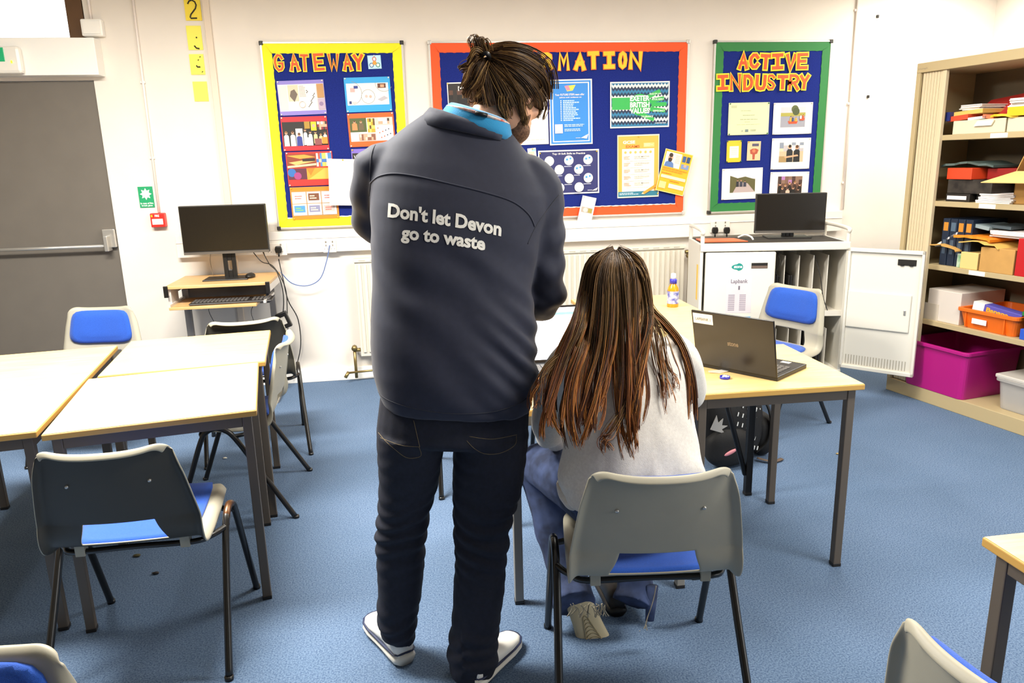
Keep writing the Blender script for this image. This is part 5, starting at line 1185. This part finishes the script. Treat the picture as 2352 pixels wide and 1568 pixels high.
limb(b,SLP,[.04,.045,.04,.036,.034,.03]); limb(b,SRP,[.045,.05,.04,.04,.038,.034,.03])
hand(b,WLv,(.8,.35,-.15),(.1,.3,1),1,.7); hand(b,WRv,(-.8,.3,.1),(.1,.3,1),-1,.7)
LL=[at(945,960,2.0),at(925,1180,2.04),at(915,1420,2.06)]; RL=[at(1120,960,2.0),at(1103,1180,1.99),at(1085,1480,1.94)]
limb(b,LL,[.085,.055,.04]); limb(b,RL,[.085,.055,.04])
def toward(p,z): return Vector((p.x,p.y,z))
limb(b,[LL[2],Vector((-.075,2.09,.09)),Vector((-.13,2.17,.055))],[.04,.038,.03]); limb(b,[RL[2],Vector((.135,1.95,.09)),Vector((.19,2.03,.055))],[.04,.038,.03])
me=remeshed(b,'person',m_skin,.0055,4)
c,_=getco(me); setco(me,c-np.array(PM)); MAN=mkobj('person',me,None,PM)
tag(MAN,'standing person in navy jacket and dark jeans, back turned, head bowed, hair tied up','person')
# jacket
m_jack=M('jacket_navy','232637',.72,var=.06,vscale=60,spec=.3,sheen=.15,bump=.08,bscale=1200)
rows=[(880,1212,926,936,1.985,.150),(866,1224,892,900,1.985,.158),(856,1230,850,850,1.99,.160),(850,1231,790,795,2.0,.157),(851,1226,730,735,2.01,.15),(854,1220,660,665,2.03,.145),(853,1226,590,600,2.05,.145),
 (851,1240,520,540,2.07,.148),(850,1254,465,490,2.085,.145),(852,1262,415,452,2.10,.138),(862,1250,365,410,2.115,.120),(890,1222,322,368,2.13,.102),(935,1192,287,330,2.14,.085),(972,1174,262,306,2.15,.078),(1000,1166,250,296,2.155,.066)]
b=MB(); b.loft([sring(*r,n=40,pw=2.5) for r in rows])
limb(b,SLP,[.06,.068,.058,.055,.05,.04])
limb(b,SRP,[.07,.078,.066,.066,.060,.05,.04])
# stand-up collar
ring=[at(965,262,2.15),at(985,246,2.15),at(1010,243,2.20)]
me=remeshed(b,'jacket',m_jack,.0065,16)
def folds(c):
    x,y,z=c[:,0],c[:,1],c[:,2]
    nz=np.array([noise.noise(Vector((p[0]*5,p[1]*5,p[2]*5))) for p in c])
    p=(x*.75+z*.65)
    m=np.clip((z-.80)/.1,0,1)*np.clip((1.36-z)/.12,0,1)*np.clip((x+.13)/.15,0.1,1)
    d=.0042*np.sin(p*2*PI/.105+nz*3.0)*m*(.4+.6*np.clip(.5+nz,0,1))
    # short folds at the right hip, converging on the side
    m2=np.exp(-((x-.30)/.09)**2-((z-1.0)/.13)**2); d+=.006*np.sin((z+x*.9)*2*PI/.062+nz*2)*m2
    ma=np.clip((x-.36)/.05,0,1)*np.clip((1.42-z)/.1,0,1); d+=.0045*np.sin((z*1.0-x*.4)*2*PI/.085+nz*4)*ma
    mb=np.clip((-.07-x)/.04,0,1)*np.clip((z-1.25)/.05,0,1); d+=.004*np.sin((z*.8+x*.6)*2*PI/.07+nz*3)*mb
    return d+.002*nz
displace(me,folds)
JB=bvh(me); jack=place(me,MAN,'jacket')
def proj(px,py,bv,off=.001,Ydef=1.95):
    d=ray(px,py).normalized(); h,n,i,dist=bv.ray_cast(CAM,d)
    if h is None: return None
    return h-d*off
def seam(name,px,mat,r,parent,bv,off=.0):
    P=[proj(x,y,bv,off) for x,y in [tuple(q)[:2] for q in smoothpts([(a,c,0) for a,c in px],8)]]; P=[p for p in P if p]
    b=MB(); b.tube(P,r,6); return b.build(name,mat,parent,world=True)
m_seam=M('jacket_seam','191c2b',.7)
seam('yoke_seam',[(850,421),(871,405),(907,399),(961,406),(1032,422),(1121,444),(1179,464),(1214,492),(1228,520)],m_jack,.0028,jack,JB)
seam('armhole_seam',[(872,318),(856,345),(850,385),(851,421),(848,450)],m_seam,.0016,jack,JB)
seam('armhole_seam',[(1285,446),(1262,475),(1232,518),(1212,560)],m_seam,.0016,jack,JB)
seam('hem_seam',[(862,888),(885,915),(950,938),(1040,950),(1130,946),(1195,925),(1224,898)],m_seam,.0014,jack,JB)
# lettering printed across the back
def jtext(t,p0,p1,hpx,drop):
    vs,fs=textmesh(t,.036)
    bm=bmesh.new(); bv=[bm.verts.new(v) for v in vs]
    for f in fs:
        try: bm.faces.new([bv[i] for i in f])
        except ValueError: pass
    bmesh.ops.triangulate(bm,faces=bm.faces); 
    bmesh.ops.subdivide_edges(bm,edges=[e for e in bm.edges if e.calc_length()>.12],cuts=2,use_grid_fill=True); bmesh.ops.triangulate(bm,faces=bm.faces)
    bm.verts.index_update(); V=[v.co.copy() for v in bm.verts]; F=[tuple(v.index for v in f.verts) for f in bm.faces]; bm.free()
    xs=[v.x for v in V]; x0,x1=min(xs),max(xs); out=[]
    for v in V:
        t_=(v.x-x0)/(x1-x0); px=p0[0]+(p1[0]-p0[0])*t_; py=p0[1]+(p1[1]-p0[1])*t_+drop*(t_*(1-t_))*-4
        px+=v.y*hpx*.06; py-=v.y*hpx
        out.append(proj(px,py,JB,.0016) or at(px,py,1.93))
    return out,F
b=MB()
for a in (("Don't let Devon",(890,497),(1151,541),43,3),("go to waste",(921,547),(1114,574),41,2)):
    V,F=jtext(*a); b.add(V,F)
b.build('printed_lettering',M('print_cream','eeeae0',.6),jack,world=True,fix=False)
# fleece collar and lanyard at the neck
m_fleece=M('fleece_blue','1f86b8',.9,sheen=.3,bump=.3,bscale=400)
def neckring(pxs,Y): return [at(x,y,Y+dy) for x,y,dy in pxs]
def band(name,rings,mat,parent,th):
    b=MB(); b.loft(rings,cap=False); o=b.build(name,mat,parent,world=True,fix=True); q=o.modifiers.new('s','SOLIDIFY'); q.thickness=th; q.offset=0; return o
YN=2.135
band('fleece_collar',[sring(1006,1172,278,328,YN,.082),sring(1016,1172,260,310,YN,.080),sring(1028,1168,244,290,YN+.003,.076),sring(1036,1160,239,280,YN+.005,.070)],m_fleece,MAN,.008)
r_=sring(1030,1164,246,287,YN+.003,.079); b=MB(); b.tube(r_,.0075,8,closed=True,flat=.5); b.build('lanyard',M('lanyard_red','d8492e',.6,col2='e9e2d4',vscale=60),MAN,world=True)
q=r_[21]; b=MB(); b.tube([q+Vector((-.016,-.006,.004)),q+Vector((.016,-.006,-.004))],.0095,8,flat=.6); b.build('lanyard_clip',m_black,MAN,world=True)
b=MB(); R1_=sring(958,1180,284,332,YN,.092); R2_=sring(974,1180,260,324,YN+.002,.090); R3_=sring(986,1176,247,318,YN+.004,.086); sl=slice(11,25)
b.loft([R1_[sl],R2_[sl],R3_[sl]],cap=False,closed=False); o=b.build('jacket_collar',m_jack,MAN,world=True); q=o.modifiers.new('s','SOLIDIFY'); q.thickness=.007
# jeans
m_jean=M('jeans_dark','0f1222',.85,var=.2,vscale=90,bump=.25,bscale=700)
def legrings(L,seq): return [sring(*q) for q in seq]
b=MB(); b.loft([sring(872,1215,905,910,1.99,.135),sring(866,1212,960,962,1.99,.14),sring(864,1210,990,990,1.99,.14),sring(866,1207,1002,1002,1.99,.12)])
b.loft([sring(864,1030,985,985,1.99,.125),sring(866,1018,1035,1035,2.0,.115),sring(870,1007,1110,1110,2.02,.095),sring(868,986,1178,1178,2.03,.082),sring(862,977,1240,1240,2.045,.075),sring(866,974,1310,1310,2.055,.072),sring(868,968,1360,1360,2.06,.072),sring(864,961,1395,1395,2.065,.07),sring(868,957,1430,1430,2.065,.07),sring(880,953,1462,1462,2.065,.062)])
b.loft([sring(1036,1212,985,985,1.99,.125),sring(1040,1206,1050,1050,1.985,.115),sring(1038,1196,1120,1120,1.98,.1),sring(1041,1172,1200,1200,1.975,.087),sring(1047,1160,1285,1285,1.965,.08),sring(1040,1157,1350,1350,1.96,.078),sring(1039,1148,1410,1410,1.955,.076),sring(1034,1142,1465,1465,1.95,.076),sring(1028,1145,1505,1505,1.945,.076),sring(1036,1130,1545,1545,1.945,.068)])
me=remeshed(b,'jeans',m_jean,.006,6)
def jf(c):
    x,y,z=c[:,0],c[:,1],c[:,2]; nz=np.array([noise.noise(Vector((p[0]*7,p[1]*7,p[2]*9))) for p in c])
    k=np.exp(-((z-.46)/.11)**2)+.8*np.exp(-((z-.12)/.08)**2)+.25*np.exp(-((z-.7)/.06)**2)
    s=np.where(x>.1,1,-1)
    return .0045*np.sin((z+s*.25*(x-np.where(x>.1,.15,-.05)))*2*PI/.05+nz*3.5)*k+.003*nz
displace(me,jf); QB=bvh(me); jeans=place(me,MAN,'jeans')
m_st=M('stitch_tan','6a5a3c',.7)
for px in ([(869,993),(885,1012),(905,1030),(935,1051),(966,1047),(962,1025)],[(874,1005),(920,1022),(964,1026)],[(950,965),(958,1000),(964,1026)]): seam('pocket_stitching',px,m_st,.0008,jeans,QB)
for px in ([(1072,1012),(1090,1030),(1115,1042),(1150,1040),(1182,1022),(1186,1000)],[(1078,1002),(1130,1008),(1187,998)]): seam('pocket_stitching',px,m_st,.0008,jeans,QB)
# trainers
m_shoe=M('trainer_white','eeeae0',.5,bump=.05,bscale=200); m_sole=M('sole_white','e6e1d4',.5); m_stripe=M('sole_navy','2b3350',.5)
shoe(MAN,(-.068,2.03,0),rad(24),m_shoe,m_sole,m_stripe,.93); shoe(MAN,(.125,1.885,0),rad(-38),m_shoe,m_sole,m_stripe,.88)
# hair
HM=[M('hair_brown_%d'%k,cc,.45,spec=.4) for k,cc in enumerate(('3c2714','5c3f22','7a592f','9a7745','4a3119'))]
def hp(px,py,sc=1.0,cc=None,cR=None,rad_=(.087,.108,.116)):
    C=cc or man_head; Rm=cR or Rh; d=ray(px,py).normalized(); Mi=Rm.transposed()
    A=Mi@(CAM-C); B=Mi@d; A=Vector((A[i]/(rad_[i]*sc) for i in range(3))); B=Vector((B[i]/(rad_[i]*sc) for i in range(3)))
    a=B.dot(B); bb=A.dot(B); cq=A.dot(A)-1; D=bb*bb-a*cq
    t=(-bb-math.sqrt(D))/a if D>0 else -bb/a
    P=A+B*t
    if D<=0: P=P.normalized()
    return C+Rm@Vector((P[i]*rad_[i]*sc for i in range(3)))
b=MB(); rings=[]
q=MB(); q.ell(man_head,(.087,.108,.117),Rh,32,24)
keep=[]; Mi=Rh.transposed()
for f in q.f:
    cc=Mi@(sum((Vector(q.v[i]) for i in f),Vector())/len(f)-man_head)
    if cc.y>.045 and cc.z<.045: continue
    if cc.z<-.055 and cc.y>-.03: continue
    keep.append(f)
q.f=keep; q.m=[0]*len(keep); q.s=[True]*len(keep)
o=q.build('hair_cap',HM[4],MAN,world=True); so=o.modifiers.new('s','SOLIDIFY'); so.thickness=.006
T0=hp(1116,128,1.12)
def G(pxs,n,wd,curl=.004,sc=(1.08,1.14)):
    k=len(pxs); return ([hp(x,y,sc[0]+(sc[1]-sc[0])*i/(k-1)) for i,(x,y) in enumerate(pxs)],n,[w/800 for w in wd],curl)
rn=random.Random(3); gs=[]
for pxs in ([(1262,232),(1245,190),(1200,150),(1150,132),(1116,128)],[(1264,205),(1245,160),(1195,128),(1150,122),(1116,126)],[(1246,154),(1210,122),(1170,112),(1130,114),(1114,124)],[(1220,124),(1188,106),(1150,104),(1122,114),(1114,124)],
            [(1252,262),(1235,225),(1195,180),(1150,150),(1116,130)],[(1215,240),(1195,205),(1160,170),(1135,150),(1116,130)],[(1180,245),(1165,210),(1145,175),(1128,150),(1114,132)],[(1140,240),(1130,205),(1122,170),(1114,138)],
            [(1105,232),(1100,195),(1104,160),(1112,135)],[(1075,225),(1075,190),(1088,155),(1110,132)],[(1066,208),(1070,178),(1084,150),(1108,130)],[(1070,182),(1080,156),(1106,132)]):
    ed=pxs[0] in ((1220,124),(1246,154),(1070,182),(1066,208)); gs.append(G(pxs,90 if ed else 130,(11,9,8,5) if ed else (26,24,18,6),sc=(1.04,1.08) if ed else (1.08,1.14)))
# tuft of the bun, standing up
bt=[at(1114,128,2.12),at(1104,108,2.10),at(1096,92,2.09),at(1098,78,2.10)]
gs.append((bt,160,[.012,.024,.02,.012],.010))
gs.append(([at(1112,130,2.12),at(1092,118,2.09),at(1084,135,2.09),at(1078,155,2.10)],90,[.012,.016,.014,.012],.008))
gs.append(([at(1112,132,2.12),at(1085,145,2.11),at(1062,152,2.12),at(1050,158,2.13)],60,[.010,.014,.012,.014],.008))
gs.append(([at(1114,134,2.11),at(1098,160,2.09),at(1085,190,2.09),at(1062,222,2.10)],110,[.012,.022,.024,.02],.008))
# nape and side wisps
for pxs,n in (([(1090,190),(1085,215),(1070,230),(1045,232)],60),([(1120,200),(1110,222),(1095,236),(1085,244)],60),([(1160,215),(1160,240),(1165,262),(1170,280)],60),([(1195,225),(1200,255),(1205,275),(1200,292)],60),([(1230,215),(1245,240),(1240,258),(1232,275)],50),([(1245,190),(1265,205),(1275,200),(1282,190)],26),([(1240,205),(1258,220),(1272,222),(1280,212)],20)):
    gs.append(G(pxs,n,(16,18,14,8),.008,(1.08,1.16)))
strands('hair',MAN,gs,HM,rn,.0011,npts=12,per=7,clump=.0075)
b=MB(); b.tube(smoothpts([at(1104,128,2.105),at(1116,122,2.085),at(1124,132,2.10),at(1112,138,2.12)],5),.006,8,closed=False); b.build('hair_tie',m_black,MAN,world=True)
facebits(MAN,man_head,Rh,1.06,HM[0],M('lips','b8705f',.5))
q=MB(); q.ell(man_head+Rh@Vector((0,.052,-.105)),(.058,.052,.04),Rh,24,14); q.ell(man_head+Rh@Vector((.045,.03,-.07)),(.02,.035,.045),Rh,16,10); q.ell(man_head+Rh@Vector((-.045,.03,-.07)),(.02,.035,.045),Rh,16,10)
me=remeshed(q,'beard',M('beard_brown','4a3020',.8,col2='7a5840',vscale=160,bump=.6,bscale=500),.004,3); place(me,MAN)

# ---------------------------------------------------------------- seated person
PG_=Vector((.62,1.93,0))
gh=at(1413,672,2.015); Rg=headframe((0,.92,-.38),(0,.3,.95))
b=MB(); head(b,gh,Rg,.95,.95)
limb(b,[at(1412,790,1.99),at(1412,740,2.01),gh+Vector((0,0,-.06))],[.052,.047,.045])
b.loft([sring(1310,1590,1120,1120,1.87,.11),sring(1315,1585,1040,1040,1.88,.11),sring(1312,1562,930,930,1.93,.1),sring(1305,1555,840,830,1.965,.095),sring(1340,1510,785,780,1.99,.07)])
gSL,gEL,gWL=at(1300,845,1.97),at(1262,985,2.10),Vector((.50,2.46,.775)); gSR,gER,gWR=at(1555,820,1.97),at(1575,890,2.14),Vector((.70,2.46,.775))
GLP=[at(1325,815,1.975),at(1292,855,1.98),at(1268,930,2.03),at(1262,985,2.10),at(1290,985,2.25),gWL]; GRP=[at(1525,800,1.975),at(1560,825,1.98),at(1576,870,2.05),at(1582,905,2.13),at(1555,890,2.28),gWR]
limb(b,GLP,[.035,.04,.034,.032,.03,.025]); limb(b,GRP,[.035,.04,.034,.032,.03,.025])
hand(b,gWL,(.1,.95,-.12),(0,.1,1),1,.35,.92); hand(b,gWR,(-.1,.95,-.12),(0,.1,1),-1,.35,.92)
gl=[Vector((.54,1.90,.535)),Vector((.42,2.27,.52)),at(1302,1310,2.18),at(1320,1388,2.09)]
gr=[Vector((.70,1.90,.535)),Vector((.70,2.30,.53)),at(1458,1320,2.17),at(1452,1385,2.12)]
GLL=[gl[0]+Vector((.02,-.04,0)),gl[0],gl[1],gl[1]+Vector((.0,.02,-.06)),gl[2],gl[3]]; GRL=[gr[0],gr[1],gr[1]+Vector((0,.02,-.06)),gr[2],gr[3]]
limb(b,GLL,[.06,.06,.05,.045,.035,.03]); limb(b,GRL,[.06,.05,.045,.035,.03])
me=remeshed(b,'person',m_skin2,.0055,4); c,_=getco(me); setco(me,c-np.array(PG_)); GIRL=mkobj('person',me,None,PG_)
tag(GIRL,'seated person with very long brown hair and pale sweatshirt, back turned, at the laptop','person')
m_sweat=M('sweatshirt_oatmeal','d6cfc5',.95,col2='e0dad0',vscale=130,bump=.4,bscale=500,sheen=.2,spec=.15,detail=5)
b=MB(); b.loft([sring(1290,1606,1145,1135,1.865,.135),sring(1284,1614,1105,1100,1.865,.145),sring(1296,1606,1045,1040,1.875,.14),sring(1302,1590,980,975,1.895,.132),sring(1298,1582,910,905,1.925,.125),sring(1288,1574,850,845,1.955,.118),sring(1296,1560,805,800,1.98,.10),sring(1335,1515,772,768,1.995,.08),sring(1368,1465,745,745,2.01,.06)],mat=0)
limb(b,[at(1325,815,1.975),at(1292,855,1.98),at(1268,930,2.03),at(1262,985,2.10),at(1290,985,2.25),gWL],[.06,.06,.056,.054,.05,.034])
limb(b,[at(1525,800,1.975),at(1560,825,1.98),at(1576,870,2.05),at(1582,905,2.13),at(1555,890,2.28),gWR],[.06,.06,.056,.052,.05,.034])
me=remeshed(b,'sweatshirt',m_sweat,.0065,8)
def sf(c):
    x,y,z=c[:,0],c[:,1],c[:,2]; nz=np.array([noise.noise(Vector((p[0]*6,p[1]*6,p[2]*6))) for p in c])
    return .0035*np.sin((z*.8+np.abs(x-.62)*.9)*2*PI/.09+nz*4)*(.3+np.clip((.75-z)/.1,0,1))+.003*nz
displace(me,sf); place(me,GIRL)
b=MB(); b.loft([sring(1278,1330,1110,1110,1.90,.05),sring(1282,1330,1140,1140,1.87,.05),sring(1300,1325,1165,1165,1.85,.03)]); 
me=remeshed(b,'sweatshirt_hem',m_sweat,.006,6); place(me,GIRL)
m_gj=M('jeans_washed','43527a',.9,col2='262f48',vscale=14,bump=.3,bscale=600)
b=MB(); b.loft([sring(1295,1600,1160,1155,1.88,.12),sring(1300,1595,1120,1120,1.88,.12)])
limb(b,GLL,[.085,.092,.076,.072,.066,.075]); limb(b,GRL,[.09,.075,.07,.06,.068])
me=remeshed(b,'jeans',m_gj,.006,6)
displace(me,lambda c:np.array([.006*noise.noise(Vector((p[0]*12,p[1]*12,p[2]*16))) for p in c])); place(me,GIRL)
# tucked trainer with its sole turned to us, the other foot dark
m_gsole=M('sole_beige','c9bb98',.7)
Rsh=Matrix(((.93,.28,.24),(.30,-.32,-.90),(-.18,-.9,.38)))
def rotfrom(toe,top):
    t=Vector(toe).normalized(); u=Vector(top); u=(u-t*u.dot(t)).normalized(); r=t.cross(u); return Matrix(((r.x,t.x,u.x),(r.y,t.y,u.y),(r.z,t.z,u.z)))
Rl=rotfrom((.30,-.30,-.90),(.1,.9,-.3)); SHL=at(1318,1352,2.10)
shoe(GIRL,SHL,0,m_shoe,m_gsole,None,1.0,Rl)
b=MB()
for k in range(7):
    y=.20+.010*k-.03; P=[Vector((.03*math.cos(a)*(1-.1*k),.20-.012*k+.035*math.sin(a),-.0012)) for a in [PI+PI*j/8 for j in range(9)]]
    b.tube([SHL+Rl@(p*1.0) for p in P],.0011,5)
b.build('sole_tread',M('tread','b0a27f',.7),GIRL,world=True)
shoe(GIRL,Vector((.645,2.15,.0)),rad(-4),m_black2,m_black,None,.84)
m_fray=M('fray_tan','a99f8a',.8); b=MB(); rf=random.Random(5)
def th(px,Y): b.tube(smoothpts([at(x,y,Y) for x,y in px],4),.0016,5)
th([(1507,1345),(1500,1380),(1488,1415),(1482,1440),(1478,1470)],2.07); th([(1486,1425),(1478,1445),(1462,1455),(1452,1458)],2.07); th([(1484,1435),(1486,1455),(1478,1475)],2.06); th([(1470,1448),(1460,1462),(1459,1475)],2.06)
for k in range(22):
    x=1305+rf.uniform(0,85); th([(x,1385+rf.uniform(0,8)),(x+rf.uniform(-5,8),1398),(x+rf.uniform(-8,10),1410+rf.uniform(0,8))],2.0)
b.build('frayed_threads',m_fray,GIRL,world=True)
b=MB(); b.loft([sring(1486,1512,1345,1345,2.10,.012),sring(1484,1508,1380,1380,2.09,.01),sring(1482,1502,1425,1425,2.075,.006)]); b.build('torn_cuff',m_gj,GIRL,world=True)
facebits(GIRL,gh,Rg,.95,HM[1],MATS['lips'])
# long hair
gR=(.088,.108,.118)
q=MB(); q.ell(gh,(.083,.098,.108),Rg,32,24); Mi=Rg.transposed(); keep=[]
for f in q.f:
    cc=Mi@(sum((Vector(q.v[i]) for i in f),Vector())/len(f)-gh)
    if cc.y>.04 and cc.z<.05: continue
    keep.append(f)
q.f=keep; q.m=[0]*len(keep); q.s=[True]*len(keep)
GH=[M('hair_long_%d'%k,cc,.42,spec=.45) for k,cc in enumerate(('563b1f','6c4f2b','836338','432d17','77552f'))]
GT=[M('hair_auburn_%d'%k,cc,.4,spec=.5) for k,cc in enumerate(('5a2c10','7a4218','94581f','43200c','a86a2c'))]
o=q.build('hair_cap',GH[0],GIRL,world=True); so=o.modifiers.new('s','SOLIDIFY'); so.thickness=.005
def yb(y): return float(np.interp(y,[560,600,650,700,760,800,850,910,980,1060],[2.0,1.93,1.895,1.885,1.885,1.86,1.825,1.79,1.75,1.715]))
def GG(pxs,n,wd,curl,dy=0):
    P=[]
    for x,y in pxs:
        if y<715: p=hp(x,y,1.03,gh,Rg,gR)
        else: p=at(x,y,yb(y)+dy)
        P.append(p)
    return (P,n,[w/880 for w in wd],curl)
gs=[GG([(1411,563),(1362,602),(1345,670),(1330,740),(1295,820),(1272,900),(1264,970),(1272,1015)],230,(5,16,20,20,22,20,16),.022),
 GG([(1412,562),(1374,612),(1358,710),(1340,800),(1318,880),(1312,960),(1330,1040)],300,(6,20,24,24,26,26,18),.023),
 GG([(1412,562),(1390,622),(1380,730),(1368,820),(1355,900),(1345,970),(1338,1030)],230,(6,18,20,22,20,18,14),.022),
 GG([(1413,562),(1408,625),(1408,730),(1402,810),(1388,880),(1372,940),(1355,990)],110,(6,16,18,16,12,10,8),.022),
 GG([(1415,562),(1422,625),(1428,730),(1432,820),(1436,900),(1440,980),(1456,1058)],260,(6,18,20,20,22,20,12),.020),
 GG([(1416,562),(1446,610),(1455,710),(1456,800),(1456,880),(1456,960),(1450,1050)],260,(6,20,22,20,18,18,12),.020),
 GG([(1417,563),(1464,606),(1482,700),(1478,760),(1466,830),(1460,910),(1456,1000)],200,(5,14,14,16,14,14,12),.021),
 GG([(1418,563),(1472,622),(1492,705),(1525,745),(1562,790),(1582,850),(1590,920),(1594,1000)],150,(4,10,12,12,10,9,12,14),.010,.06)]
gs2=[
 GG([(1488,700),(1500,760),(1512,830),(1525,900),(1532,960)],27,(6,14,20,20),.016,.02),
 GG([(1490,715),(1520,770),(1532,830),(1548,870),(1560,905)],24,(6,14,18,16),.018,.03),
 GG([(1460,800),(1452,900),(1405,985),(1385,1010),(1400,1045)],30,(6,8,8,8),.022),
 GG([(1300,810),(1258,850),(1240,900),(1236,960)],30,(10,14,16,14),.022)]
strands('hair',GIRL,gs,GH,random.Random(11),.0012,GT,npts=24,per=18,clump=.006)
strands('hair_wisps',GIRL,gs2,GH,random.Random(4),.0011,GT,npts=22,per=3,clump=.004)
